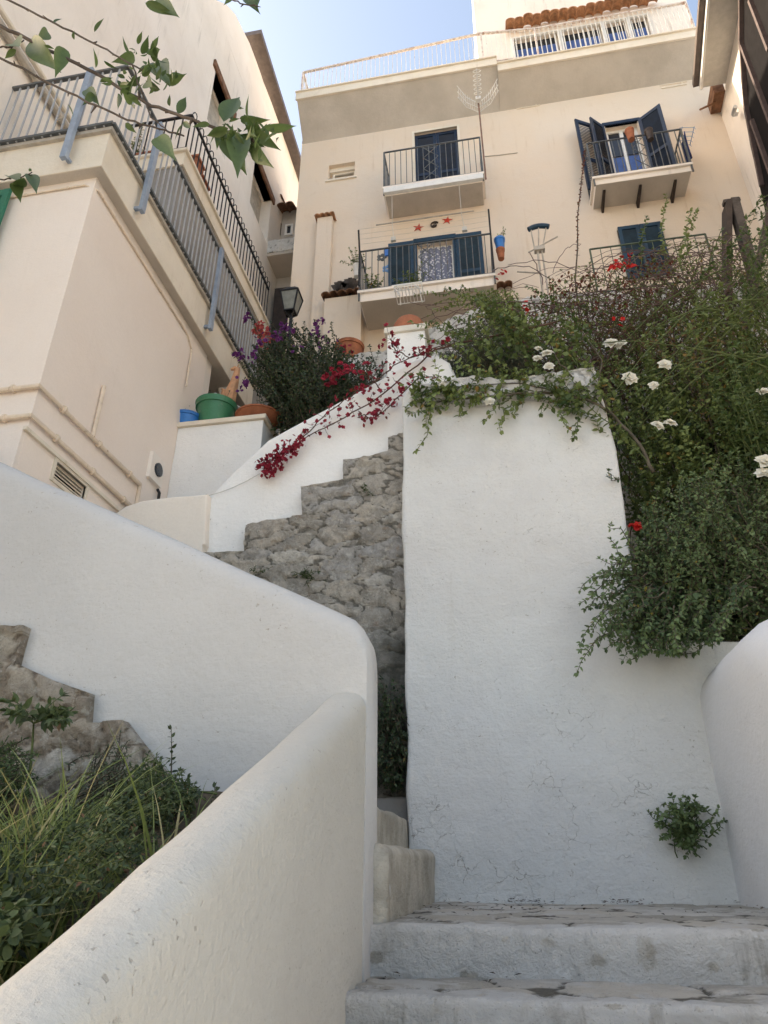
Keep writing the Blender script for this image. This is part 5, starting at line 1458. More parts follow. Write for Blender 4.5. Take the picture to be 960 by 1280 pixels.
blossoms(bg_, 'red_blossoms', PETALR, [(420, 466, 6.4, 22, .06), (412, 471, 6.35, 16, .05), (430, 462, 6.4, 10, .05), (430, 436, 7.4, 12, .05)], 7, .032)

# red bougainvillea trained along the stair wall
rv = thing('red_vine', onY(545, 432, 5.72) - V3((0, 0, 0)), 'red flowering vine trained down along the top of the white stair wall', 'vine')
rs = np.random.RandomState(77); sm = MB(); lv = Leaves(78); pb_ = Leaves(79)
VY = YC - .07
stems = [[(700, 402), (600, 424), (545, 436), (515, 462), (470, 500), (420, 527), (385, 546), (356, 566), (334, 586)], [(560, 430), (530, 440), (500, 452), (465, 480), (430, 500), (398, 528), (368, 556)], [(552, 470), (520, 474), (495, 500), (468, 522), (448, 520)], [(540, 440), (512, 446), (494, 438), (488, 424)], [(478, 490), (462, 470), (440, 462)]]
for si, S in enumerate(stems):
    P = [onY(x, y, VY - .02 * si + rs.normal(0, .012)) for x, y in S]
    Q = [V3(p) for p in P]; D = []
    for i in range(len(Q) - 1):
        for k in range(5): D.append(Q[i] + (Q[i + 1] - Q[i]) * k / 5 + rs.normal(0, .008, 3) * (1, .5, 1))
    D.append(Q[-1]); sm.tube(D, [.011 - .008 * i / len(D) if si == 0 else .006 for i in range(len(D))], 5)
    for i in range(len(D)):
        fx = i / len(D)
        dens = (.9 if fx > .72 else .45) if si == 0 else (.5 if si != 3 else .5)
        if si == 0 and fx < .38: continue
        for q in range(rs.poisson(dens * (5 if si == 0 and fx > .88 else 2.4))):
            tip = D[i] + V3((rs.normal(0, .05), rs.normal(-.03, .02), rs.normal(.01, .06)))
            sm.tube([D[i], (D[i] + tip) / 2 + rs.normal(0, .008, 3), tip], .0022, 3, False)
            for _ in range(rs.randint(1, 3)): blossom(pb_, tip + rs.normal(0, .016, 3), .030 * rs.uniform(.6, 1.15), rs, 5, (.05, .87), .8, nrm(V3((0, -.8, 0)) + rs.normal(0, .6, 3)))
        for q in range(rs.poisson(1.3)):
            lv.add(D[i] + rs.normal(0, .03, 3), nrm(rs.normal(0, 1, 3)), nrm(V3((0, -.5, 1)) + rs.normal(0, .4, 3)), .04, .026, rs.uniform(.1, .8))
for (px, py, n_) in ((334, 580, 60), (346, 572, 40), (362, 565, 34), (374, 556, 24), (336, 592, 20), (352, 580, 22), (470, 515, 18), (462, 522, 14), (480, 500, 16), (440, 505, 12), (455, 490, 8)):
    c0 = onY(px, py, VY - .04)
    for _ in range(int(n_ * .7)):
        c = c0 + rs.normal(0, .036, 3) * (1.2, .7, 1.1); blossom(pb_, c, .028 * rs.uniform(.6, 1.15), rs, 5, (.05, .87), .8, nrm(V3((0, -.8, 0)) + rs.normal(0, .6, 3)))
build('stems', sm, PINKSTEM, rv, True, None, fixn=False); lv.mesh('leaves', LEAF_RED, rv); pb_.mesh('red_blossoms', PETALR, rv)

# tangled brambles over the rubble wall
poly = [(545, 440), (560, 410), (590, 385), (640, 372), (690, 340), (735, 330), (800, 322), (860, 300), (965, 285), (965, 390), (860, 400), (780, 425), (740, 470), (700, 478), (640, 470), (590, 478), (556, 476)]
br, rs = shrub('bramble_thicket', 'tangled thicket of bare arching canes over the white rubble wall', 'thicket', poly, (6.3, 8.3), [(1.4, 7.6, 2.6), (2.2, 7.4, 2.4), (3.2, 7.6, 2.6), (.9, 7.2, 3.6), (4.2, 7.6, 2.6)], 400, .04, LEAF_ROSE, PINKSTEM, 131, L=.060, W=.044, spacing=.065, start=.5, lift=.45, wob=.035, stem_r=.0075, extra=.05, tone=(.0, .7))
sm = MB(); lvr = Leaves(5)
for k in range(210):        # long bare canes criss-crossing
    a = onY(*sample(poly, rs), rs.uniform(6.6, 8.2)); ang = rs.normal(.35, .7); ln = rs.uniform(.5, 1.5)
    b = a + V3((math.cos(ang) * ln * rs.choice([-1, 1]), rs.normal(0, .15), math.sin(ang) * ln * .5 - .15)); m = (a + b) / 2 + V3((0, -.1, rs.uniform(.05, .35)))
    sm.tube(curve(a, m, b, 10, .012, rs), [.0065 * rs.uniform(.5, 1.2)] * 10, 4, False)
build('bare_canes', sm, paint('mauve_cane', (.13, .085, .085), .8, .35), br, True, None, fixn=False)
lvr = Leaves(8)
redpoly = [(640, 430), (680, 350), (720, 340), (780, 335), (840, 320), (850, 350), (760, 400), (690, 430), (600, 450)]
for k in range(150):
    c = onY(*sample(redpoly, rs), rs.uniform(6.4, 8.0))
    for _ in range(rs.randint(3, 8)): lvr.add(c + rs.normal(0, .04, 3), nrm(rs.normal(0, 1, 3) + V3((0, 0, -.3))), nrm(V3((0, -.6, 1)) + rs.normal(0, .5, 3)), .05, .032, rs.uniform(0, 1))
lvr.mesh('reddened_leaves', LEAF_RED, br)
blossoms(br, 'red_blossoms', PETALX, [(785, 330, 7.0, 18, .06), (770, 332, 7.0, 12, .04), (772, 400, 6.4, 5, .05), (627, 342, 7.5, 8, .05), (655, 385, 6.8, 6, .06)], 17, .035)

# grey green bush and bright climber left of the thicket
poly = [(540, 462), (548, 435), (562, 412), (580, 396), (605, 398), (632, 415), (655, 445), (640, 474), (590, 482), (550, 482)]
shrub('grey_shrub', 'fine leaved grey green shrub above the white pillar top', 'shrub', poly, (5.85, 6.8), [(.35, 6.3, 3.9), (.7, 6.4, 3.9)], 330, .03, LEAF_GREY, STEM, 141, L=.042, W=.018, spacing=.024, start=.2, stem_r=.004)
poly = [(592, 372), (606, 362), (640, 364), (652, 385), (640, 404), (612, 400), (598, 392)]
shrub('leafy_climber', 'bright green leafy climber under the right end of the middle balcony', 'climber', poly, (6.9, 7.8), [(.75, 7.4, 4.6), (.9, 7.5, 4.8)], 110, .05, LEAF_ROSE, STEMGREEN, 143, L=.07, W=.055, spacing=.05, start=.45, tone=(.4, .87), tips=[(520, 372, 7.7, 600, 380, 7.6), (545, 380, 7.6, 605, 384, 7.5), (536, 395, 7.6, 580, 380, 7.5), (566, 372, 7.5)])

# white climbing rose
_q = np.random.RandomState(21); TOP = []
for k in range(44):      # leafy side shoots along the rough top of the pillar
    x = _q.uniform(515, 748); y = 500 - 6 * math.sin((x - 515) / 235 * 3.1) + _q.normal(0, 4)
    TOP.append((x + _q.normal(0, 18), y + _q.uniform(-42, 22) - (8 if x > 640 else 0), 5.40 + _q.uniform(-.06, .1), x, y, 5.43))
for k in range(34):      # airy stems arching up and left over the grey shrub
    x, y = _q.uniform(600, 760), _q.uniform(430, 490); TOP.append((x - _q.uniform(30, 110), y - _q.uniform(25, 80), _q.uniform(5.5, 6.0), x, y, 5.6))
poly = [(740, 470), (750, 430), (800, 398), (860, 362), (965, 335), (965, 640), (900, 640), (840, 640), (800, 670), (775, 640), (752, 540)]
ro, rs = shrub('white_rose_bush', 'large climbing rose bush with white blooms arching over the pillar wall', 'rose bush', poly, (5.7, 7.4), [(1.5, 6.4, 1.7), (2.2, 6.5, 1.7), (2.9, 6.5, 1.7), (3.6, 6.5, 1.8)], 330, .05, LEAF_ROSE, STEMGREEN, 151, L=.076, W=.056, spacing=.046, start=.22, lift=.2, tone=(.0, .87), stem_r=.0042, extra=.03,
    tips=[(690, 500, 5.42, 812, 580, 5.46), (535, 487, 5.42, 745, 520, 5.42), (640, 470, 5.45, 800, 560, 5.46), (560, 470, 5.43, 740, 500, 5.42), (722, 402, 6.2), (705, 440, 5.8, 790, 540, 5.6), (862, 262, 7.0, 855, 330, 7.0), (835, 245, 7.4, 832, 330, 7.2), (808, 272, 7.4, 802, 330, 7.2), (872, 262, 6.6, 850, 340, 6.6),
          (524, 568, 5.40, 545, 488, 5.42), (530, 535, 5.40, 548, 490, 5.42), (516, 525, 5.40, 540, 487, 5.42), (626, 540, 5.38, 640, 503, 5.42), (612, 525, 5.38, 636, 500, 5.42), (640, 520, 5.38, 655, 500, 5.4), (712, 540, 5.38, 708, 505, 5.42), (722, 545, 5.38, 715, 505, 5.42), (690, 470, 5.4, 735, 505, 5.42), (665, 480, 5.4, 720, 505, 5.42), (676, 520, 5.4, 720, 500, 5.42), (705, 470, 5.4, 750, 510, 5.4), (655, 460, 5.5, 730, 495, 5.42), (590, 505, 5.4, 640, 498, 5.42)] + TOP)
sm = MB()
for k in range(15):      # long green canes arching over the mass
    a = onY(rs.uniform(880, 985), rs.uniform(330, 470), rs.uniform(5.9, 6.6)); b = onY(rs.uniform(700, 860), rs.uniform(400, 540), rs.uniform(5.6, 6.3)); m = (a + b) / 2 + V3((0, -.15, rs.uniform(.1, .45)))
    sm.tube(curve(a, m, b, 12, .008, rs), [.009 * (1 - .6 * i / 12) for i in range(12)], 5, False)
build('arching_canes', sm, STEMGREEN, ro, True, None, fixn=False)
sm = MB()
for S, r_ in (([(818, 590), (800, 555), (770, 522), (742, 503), (700, 490), (650, 492), (600, 497), (545, 503)], .016), ([(760, 515), (748, 480), (752, 450), (735, 425)], .012), ([(742, 503), (722, 478), (700, 455), (690, 440)], .012), ([(770, 522), (742, 496), (650, 478), (560, 484)], .008)):
    D = []; Q = [onY(x, y, 5.44 + rs.normal(0, .02)) for x, y in S]
    for i in range(len(Q) - 1):
        for k in range(4): D.append(Q[i] + (Q[i + 1] - Q[i]) * k / 4 + rs.normal(0, .006, 3))
    D.append(Q[-1]); sm.tube(D, [r_ * (1 - .6 * i / len(D)) for i in range(len(D))], 6)
build('main_canes', sm, STEM, ro, True, None, fixn=False)
for (px, py, Y, r_) in ((764, 429, 5.9, .075), (776, 431, 5.9, .06), (787, 473, 5.75, .075), (831, 456, 5.8, .065), (817, 482, 5.75, .05), (822, 532, 5.65, .06), (838, 529, 5.65, .06), (954, 490, 5.8, .06), (684, 442, 5.4, .06), (672, 448, 5.45, .045), (686, 458, 5.4, .05), (673, 436, 5.45, .04), (553, 481, 5.35, .035), (958, 578, 5.6, .085), (955, 592, 5.6, .07), (612, 502, 5.36, .05)):
    lv = Leaves(int(px)); ax = nrm(V3((rs.normal(0, .3), -1, rs.uniform(.1, .7)))); blossom(lv, onY(px, py, Y), r_ * 1.15, rs, 8, (.1, .87), .7, ax); blossom(lv, onY(px, py, Y) + ax * .008, r_ * .6, rs, 7, (.0, .7), 1.3, ax); lv.mesh('rose_bloom', PETALW, ro, bend=.5, fold=.4)

shrub('light_green_shrub', 'lighter green broad leaved shrub among the white roses near the right edge', 'shrub', [(868, 470), (900, 430), (940, 415), (968, 430), (968, 575), (920, 560), (880, 520)], (5.55, 6.6), [(2.6, 6.3, 1.7), (3.0, 6.3, 1.8)], 95, .07, LEAF_TREE, STEMGREEN, 161, L=.095, W=.052, spacing=.07, start=.35, tone=(.15, .87), lift=.25, extra=.04)
shrub('dry_shrub', 'patch of brownish dry leaves among the brambles on the right', 'shrub', [(800, 420), (840, 395), (930, 400), (940, 455), (880, 470), (820, 455)], (5.9, 6.8), [(2.3, 6.5, 2.0)], 46, .06, leafmat('dry_leaf', (.10, .06, .03), (.30, .20, .08), (.36, .26, .06)), STEM, 163, L=.06, W=.036, spacing=.07, start=.5, lift=.3)
# arching spray with broad leaves at the right edge
poly = [(960, 240), (962, 300), (940, 300), (930, 280), (945, 250)]
shrub('broad_leaved_climber', 'arching climber with broad leaves against the corner house at the right edge', 'climber', [(925, 300), (965, 235), (968, 330), (930, 350), (890, 345), (900, 310)], (5.6, 6.6), [(3.3, 6.4, 2.6), (3.6, 6.4, 2.6)], 34, .08, LEAF_TREE, STEMGREEN, 171, L=.085, W=.045, spacing=.08, start=.72, tone=(.1, .87), lift=.1,
    tips=[(962, 238, 6.0, 905, 330, 6.0), (905, 285, 6.0, 880, 350, 6.1), (944, 268, 6.0, 900, 340, 6.0)])

# tall thin shoot with reddish leaves in front of the facade
lv = Leaves(3); sm = MB(); rs = np.random.RandomState(4)
S = [onY(x, y, 7.6) for x, y in ((716, 400), (719, 350), (722, 310), (722, 270), (727, 225), (731, 190))]
S[0] = S[0] - V3((0, 0, 2.4))
ts = thing('tall_shoot', S[0], 'tall thin shoot with small reddish leaves rising beside the upper right balcony', 'plant')
sm.tube(S, [.014, .012, .01, .008, .006, .003], 5); leafy(lv, S, .045, .055, .038, .62, rs, (.0, .85), True, .2, .9, .6, .0); leafy(lv, S, .035, .055, .04, .80, rs, (.0, .4), True, .2)
build('stem', sm, STEM, ts, True, None, fixn=False); lv.mesh('leaves', LEAF_RED, ts)

_r = np.random.RandomState(5)
# jasmine shrub spilling over the low bed wall
poly = [(790, 655), (812, 625), (850, 592), (905, 568), (965, 556), (968, 812), (905, 802), (862, 800), (812, 812), (775, 796), (748, 775), (758, 735), (766, 700), (780, 670)]
tips = [(719, 840, 4.98, 812, 768, 5.2), (724, 802, 4.98, 800, 745, 5.2), (731, 815, 5.0, 815, 775, 5.2), (722, 738, 5.05, 800, 720, 5.3), (735, 765, 5.0, 800, 735, 5.2), (776, 832, 5.0, 835, 775, 5.2), (792, 822, 5.0, 850, 770, 5.2), (762, 655, 5.15, 795, 700, 5.3), (768, 680, 5.15, 800, 720, 5.3), (757, 700, 5.1, 800, 745, 5.3), (760, 592, 5.35, 790, 620, 5.7), (752, 780, 5.0), (800, 815, 5.05), (745, 752, 5.05), (828, 820, 5.1), (728, 752, 5.02, 800, 715, 5.3), (738, 792, 4.98, 820, 740, 5.2), (745, 806, 5.0, 815, 755, 5.2), (762, 812, 5.0, 830, 765, 5.2), (772, 812, 5.0, 835, 760, 5.2), (760, 780, 4.95, 820, 735, 5.1), (765, 800, 4.98, 825, 745, 5.1), (748, 770, 5.0, 810, 730, 5.2), (730, 735, 5.05, 790, 710, 5.3), (745, 728, 5.1, 800, 700, 5.3), (756, 745, 5.05, 810, 715, 5.2), (800, 815, 5.0, 850, 765, 5.2), (815, 812, 5.05, 865, 765, 5.2), (840, 808, 5.1, 880, 760, 5.3), (778, 790, 4.95, 830, 740, 5.1), (740, 760, 5.0, 800, 725, 5.2), (768, 695, 5.1, 805, 720, 5.3), (760, 720, 5.1, 805, 730, 5.3), (860, 803, 5.15, 890, 760, 5.3), (875, 800, 5.2, 900, 760, 5.4)]
for k in range(85):
    px, py = _r.uniform(768, 905), _r.uniform(786, 820) - (6 if _r.rand() < .4 else 0); Y_ = _r.uniform(4.95, 5.35); tips.append((px, py - max(0, px - 850) * .15, Y_, px + _r.uniform(5, 45), py - _r.uniform(38, 75), Y_ + _r.uniform(.12, .3)))
ja, rs = shrub('jasmine_shrub', 'dense small leaved shrub spilling over the low white wall beside the rounded parapet', 'shrub', poly, (4.95, 6.3), [(1.35, 5.9, 1.35), (1.7, 6.0, 1.4), (2.1, 6.0, 1.4), (2.5, 6.0, 1.5)], 560, .05, LEAF_JAS, STEM, 181, L=.062, W=.037, spacing=.036, start=.18, lift=.22, tone=(.05, .87), stem_r=.004, extra=.008, tips=tips)
blossoms(ja, 'red_blossom', PETALX, [(796, 657, 5.6, 3, .015)], 19, .045)

# little plant rooted in the pillar wall
pp = [(812, 1020), (835, 1000), (860, 994), (890, 1008), (903, 1028), (890, 1045), (868, 1058), (850, 1062), (830, 1045)]
b0 = onY(860, 1046, 5.46)
shrub('wall_plant', 'small green plant growing out of the foot of the white pillar wall', 'plant', pp, (5.22, 5.44), [b0, b0 + V3((.03, 0, .01)), b0 + V3((-.03, 0, 0))], 46, .04, LEAF_JAS, STEMGREEN, 191, L=.050, W=.030, spacing=.026, start=.2, lift=.15, stem_r=.0035, tone=(.2, .87), extra=.0, wob=.006,
      tips=[(812, 1018, 5.36), (822, 1030, 5.34), (840, 998, 5.36), (868, 998, 5.34), (898, 1012, 5.36), (904, 1026, 5.38), (856, 1070, 5.38), (826, 1047, 5.36), (885, 1052, 5.38)])

# tufts rooted in the rubble of the stair wall
for (px, py, w, lab) in ((388, 722, 24, 'small weed tuft low in the rubble of the upper flight'), (457, 613, 9, 'tiny weed in a joint below the top stone step'), (319, 714, 8, 'tiny weed beside the rounded white parapet')):
    b0 = onY(px, py, YC - .05); pp = [(px - w, py), (px - w * .5, py - w * .6), (px + w * .6, py - w * .6), (px + w, py), (px, py + w * .6)]
    shrub('weed_tuft', lab, 'weed', pp, (YC - .16, YC - .06), [b0], 16 if w > 10 else 9, .03, WEED, STEMGREEN, px, L=.05 if w > 10 else .035, W=.014 if w > 10 else .02, spacing=.03, start=.3, lift=.1, stem_r=.002, wob=.004, tone=(.3, .87), groupname='weeds in the rubble wall')
pp = [(455, 850), (505, 850), (505, 985), (470, 985)]
shrub('shade_weed', 'dark weed in the shady gap between the parapet and the pillar', 'weed', pp, (5.35, 5.68), [onY(488, 985, 5.66), onY(478, 960, 5.66), onY(495, 930, 5.66)], 120, .03, LEAF_BOUG, STEM, 12, L=.05, W=.03, spacing=.04, start=.3, lift=.1, stem_r=.003)

# plants in the pots
def tuft(name, lab, c, n, h, spread, mat, L, W, seed, cat='plant', spacing=.04):
    rs = np.random.RandomState(seed); lv = Leaves(seed); sm = MB(); t = thing(name, c, lab, cat, 'potted plants')
    for k in range(n):
        tip = V3(c) + V3((rs.normal(0, spread), rs.normal(0, spread), h * rs.uniform(.6, 1.1))); pts = curve(c, (V3(c) + tip) / 2 + rs.normal(0, .02, 3), tip, 6)
        sm.tube(pts, [.004, .004, .003, .003, .002, .0015], 4, False); leafy(lv, pts, spacing, L, W, .3, rs, (.2, .87))
    build('stems', sm, STEM, t, True, None, fixn=False); lv.mesh('leaves', mat, t); return t
tuft('potted_plant', 'sparse twiggy plant with few leaves rising behind the blue pot', (bpx - .02, 7.08, qz + bph * .9), 5, .48, .10, LEAF_GREY, .05, .03, 31, spacing=.16)
tuft('potted_plant', 'low green plants filling the terracotta bowl', (tpx, 7.12, qz + tph * .88), 26, .14, .12, LEAF_GREY, .05, .02, 32)
tuft('potted_plant', 'thin stems growing in the green pot', (gpx + .02, 7.16, qz + gph * .88), 8, .18, .12, LEAF_GREY, .05, .022, 33, spacing=.06)
tuft('potted_plant', 'small plant growing in the rectangular terracotta trough', (X_, 6.42, tz1 + .28), 12, .35, .14, LEAF_ROSE, .07, .04, 34)
tuft('potted_plant', 'small plant in the tall terracotta pot behind the black railing', (-4.4, 6.9, tz1 + .3), 8, .25, .08, LEAF_ROSE, .06, .04, 35)
z2 = float(B2['zb'])
for px, lab, s in ((467, 'green plant on the floor of the middle balcony near its left end', 36), (515, 'bright green plant on the balcony floor before the lace door', 37)):
    x = float(onY(px, 352, YF - P2 + .12)[0]); tuft('potted_plant', lab, (x, YF - P2 + .12, z2 - .02), 20, .30, .13, LEAF_ROSE, .09, .055, s)
c = onY(446, 333, YF - P2 + .25); tuft('potted_plant', 'bushy plant spilling from the white pot on the middle balcony', c, 22, .22, .16, LEAF_ROSE, .07, .04, 38)
c = onY(626, 300, YF - P2 + .1); tuft('potted_plant', 'thin plant in the blue pot on the middle balcony', c, 6, .25, .06, LEAF_ROSE, .05, .03, 39)

# ------------------------------------------------------------------ weeds and grass on the left bank
rs = np.random.RandomState(202)
def bank_z(x, y): return .28 + .40 * (y - 3.3) - .02 * (x + .9)
lv = []; vs = []; fs = []; tn = []
def blade(b, tip, bend, w, tone):
    n = 6; d = tip - b; sd = nrm(np.cross(d, V3((0, -1, .2)) + rs.normal(0, .5, 3))); k0 = len(vs)
    for i in range(n):
        t = i / (n - 1); p = b + d * t + bend * (t * t); ww = w * (1 - t) ** .7 * (.6 + .4 * min(1, t * 5))
        vs.append(p - sd * ww / 2); vs.append(p + sd * ww / 2)
    for i in range(n - 1): fs.append((k0 + 2 * i, k0 + 2 * i + 1, k0 + 2 * i + 3, k0 + 2 * i + 2)); tn.append(tone)
for cl_ in range(210):
    x = rs.uniform(-2.6, -.98); y = rs.uniform(.9, 2.45)
    if rs.rand() < .5: x = rs.uniform(-1.9, -1.3); y = rs.uniform(1.5, 2.3)
    n_ = rs.randint(6, 22); h = rs.uniform(.30, .62); tone0 = rs.uniform(.15, .8)
    for k in range(n_):
        b = V3((x + rs.normal(0, .03), y + rs.normal(0, .03), bank_z(x, y) - .02)); a = rs.uniform(0, 2 * PI); s = rs.uniform(.05, .38)
        hh = h * rs.uniform(.6, 1.15); tip = b + V3((math.cos(a) * s * hh, math.sin(a) * s * hh, hh))
        bend_ = V3((math.cos(a) * hh * s * 1.8, math.sin(a) * hh * s * 1.8, -hh * rs.uniform(.05, .75)))
        if max(tip[0], tip[0] + bend_[0]) > -.955 or (tip[1] + bend_[1]) > 3.26: continue
        blade(b, tip, bend_, rs.uniform(.006, .014), np.clip(tone0 + rs.normal(0, .12), 0, 1) if rs.rand() > .16 else 1.)
mb = MB(); mb.v = [tuple(v) for v in vs]; mb.f = fs
build('grass', mb, GRASS, smooth=True, angle=None, fixn=False, tone=tn, kind='stuff')['label'] = 'tall unmown grass with long arching blades on the bank'
bpoly = [(-5, 1030), (60, 1010), (120, 1000), (190, 985), (250, 995), (235, 1025), (150, 1095), (60, 1165), (-5, 1215)]
shrub('weed_clump', 'dark leafy weeds filling the bank below the stepped stones', 'weeds', bpoly, (1.5, 3.1), [(-1.6, 2.5, -.05), (-2.0, 2.2, -.15), (-1.4, 2.0, -.2), (-2.4, 2.5, 0), (-1.8, 1.7, -.35), (-1.35, 2.6, 0), (-1.2, 1.5, -.4)], 125, .04, WEED, STEMGREEN, 211, L=.032, W=.014, spacing=.018, start=.1, lift=.02, extra=.02, stem_r=.0016, tone=(.0, .75))
shrub('weed_clump', 'upright grey green weeds where the stones meet the cream parapet', 'weeds', [(150, 1000), (170, 955), (205, 945), (245, 985), (240, 1010)], (2.6, 3.15), [(-1.75, 2.9, .1), (-1.5, 2.9, .1), (-1.3, 2.95, .1)], 90, .03, WEED, STEMGREEN, 219, L=.034, W=.014, spacing=.02, start=.15, stem_r=.0025, lift=.03, tone=(.1, .87))
shrub('weed_clump', 'brownish upright weed in front of the warm stones', 'weeds', [(118, 1000), (122, 930), (140, 918), (162, 925), (165, 1000)], (2.7, 3.15), [(-2.0, 3.0, .1), (-1.85, 3.0, .1)], 60, .03, LEAF_GREY, STEM, 213, L=.025, W=.01, spacing=.02, start=.2, stem_r=.003, lift=.05)
shrub('weed_clump', 'dark bushy weed at the left frame edge beside the seedling', 'weeds', [(-12, 1000), (-12, 935), (12, 925), (38, 945), (42, 985), (20, 1005)], (2.6, 3.1), [(-2.85, 2.9, .1), (-2.7, 2.9, .1)], 130, .03, LEAF_JAS, STEM, 214, L=.04, W=.012, spacing=.02, start=.2, stem_r=.003, lift=.1, tone=(0, .4))
shrub('weed_clump', 'broad leaved weed low at the left frame edge', 'weeds', [(-20, 1140), (10, 1115), (42, 1130), (36, 1160), (0, 1185), (-20, 1200)], (1.5, 2.0), [(-1.5, 1.5, -.5), (-1.3, 1.4, -.55)], 70, .05, WEED, STEMGREEN, 215, L=.045, W=.036, spacing=.04, start=.3, stem_r=.003, tone=(.3, .87))
# seedling with spreading crown
sg = thing('fig_seedling', (-2.35, 2.95, .1), 'young seedling with a flat spreading crown before the warm stones', 'seedling')
rs = np.random.RandomState(9); sm = MB(); lv = Leaves(10); p0 = onY(34, 1000, 2.85); p1 = onY(42, 905, 2.85)
p0 = V3((p0[0], 2.85, bank_z(p0[0], 2.85)))
sm.tube(curve(p0, (p0 + p1) / 2 + V3((.02, 0, 0)), p1, 6), [.009, .008, .007, .006, .005, .004], 5)
for k in range(18):
    px, py = rs.uniform(8, 92), rs.uniform(868, 905); tip = onY(px, py, rs.uniform(2.65, 3.0)); pts = curve(p1, (p1 + tip) / 2 + V3((0, 0, .03)), tip, 6); sm.tube(pts, .002, 4, False); leafy(lv, pts, .04, .075, .034, .35, rs, (.5, .87), True, .25)
build('stem', sm, STEMGREEN, sg, True, None, fixn=False); lv.mesh('leaves', WEED, sg)
for (px, py0, py1, Y, lab) in ((214, 985, 912, 3.1, 'upright sprig with paired leaves against the white stair parapet'), (237, 1005, 978, 3.05, 'short sprig beside the upright sprig'), (268, 998, 985, 3.0, 'tiny sprig peeping over the cream parapet')):
    rs = np.random.RandomState(px); lv = Leaves(px); sm = MB(); a, b = onY(px - 4, py0 + 25, Y), onY(px, py1, Y); a = V3((a[0], Y, bank_z(a[0], Y) - .02)); t = thing('leaf_sprig', a, lab, 'sprig')
    pts = curve(a, (a + b) / 2 + V3((.02, 0, 0)), b, 8); sm.tube(pts, [.005, .005, .0045, .004, .0035, .003, .002, .0015], 4); leafy(lv, pts, .026, .038, .022, .3, rs, (.2, .7), True, .1, .9, .7, 0)
    build('stem', sm, STEM, t, True, None, fixn=False); lv.mesh('leaves', WEED, t)

# ------------------------------------------------------------------ tree whose branch hangs into the upper left
rs = np.random.RandomState(303)
BY = 1.15                                                 # the branch hangs about this far ahead
tr = thing('overhanging_tree', (-2.25, 1.0, -.62), 'broad leaved tree whose thin branches hang into the upper left corner', 'tree')
fk = onY(-150, -40, BY + .15)
tk = MB(); base = V3((-2.25, 1.0, -.75))
tk.tube([base, base + V3((.02, 0, .6)), V3((-2.2, 1.02, 1.0)), V3((-2.1, 1.08, 1.8)), fk], [.085, .07, .06, .045, .03], 10)
tk.tube([V3((-2.1, 1.08, 1.8)), V3((-2.7, .7, 2.5)), V3((-3.2, .3, 3.3))], [.04, .03, .015], 8); build('trunk', tk, BARK, tr, True, None, fixn=False)
lv = Leaves(304)
brs = [([(0, 32), (60, 62), (120, 92), (190, 132), (240, 150), (290, 167), (322, 178)], .0070), ([(0, 72), (50, 98), (110, 128), (160, 150), (200, 162), (230, 170)], .0045), ([(10, 0), (60, 25), (110, 50), (150, 72), (178, 88)], .0045), ([(165, 80), (175, 110), (188, 145), (210, 165)], .003), ([(0, 225), (25, 222), (40, 215)], .003), ([(262, -12), (285, -2), (300, 4), (322, 8)], .0035), ([(0, 60), (15, 58), (30, 50)], .004)]
dense = [(175, 70), (185, 82), (205, 100), (150, 100), (160, 120), (300, 150), (315, 165), (295, 175), (320, 180), (280, 165), (330, 170)]
sm_ = []
for S, r_ in brs:
    sm = MB(); P = [onY(x, y, BY + rs.normal(0, .008)) for x, y in S]
    if S[0][0] <= 10: P = [fk if S[0][1] < 100 else fk - V3((0, 0, .5)), (fk + P[0]) / 2 + V3((0, 0, .05)) if S[0][1] < 100 else P[0] - V3((.3, 0, .02))] + P
    if S[0][1] < 0: P = [fk + V3((0, 0, .02)), (fk + P[0]) / 2 + V3((0, 0, .18))] + P
    D = []
    for i in range(len(P) - 1):
        for k in range(5): D.append(P[i] + (P[i + 1] - P[i]) * k / 5 + rs.normal(0, .0015, 3))
    D.append(P[-1]); sm.tube(D, [r_ * (1 - .5 * i / len(D)) for i in range(len(D))], 6)
    for i in range(6, len(D), 3):   # nodes
        sm.tube([D[i], D[i] + rs.normal(0, .008, 3)], [r_ * .9, r_ * .3], 4)
    build('branch', sm, BARK, tr, True, None, fixn=False)
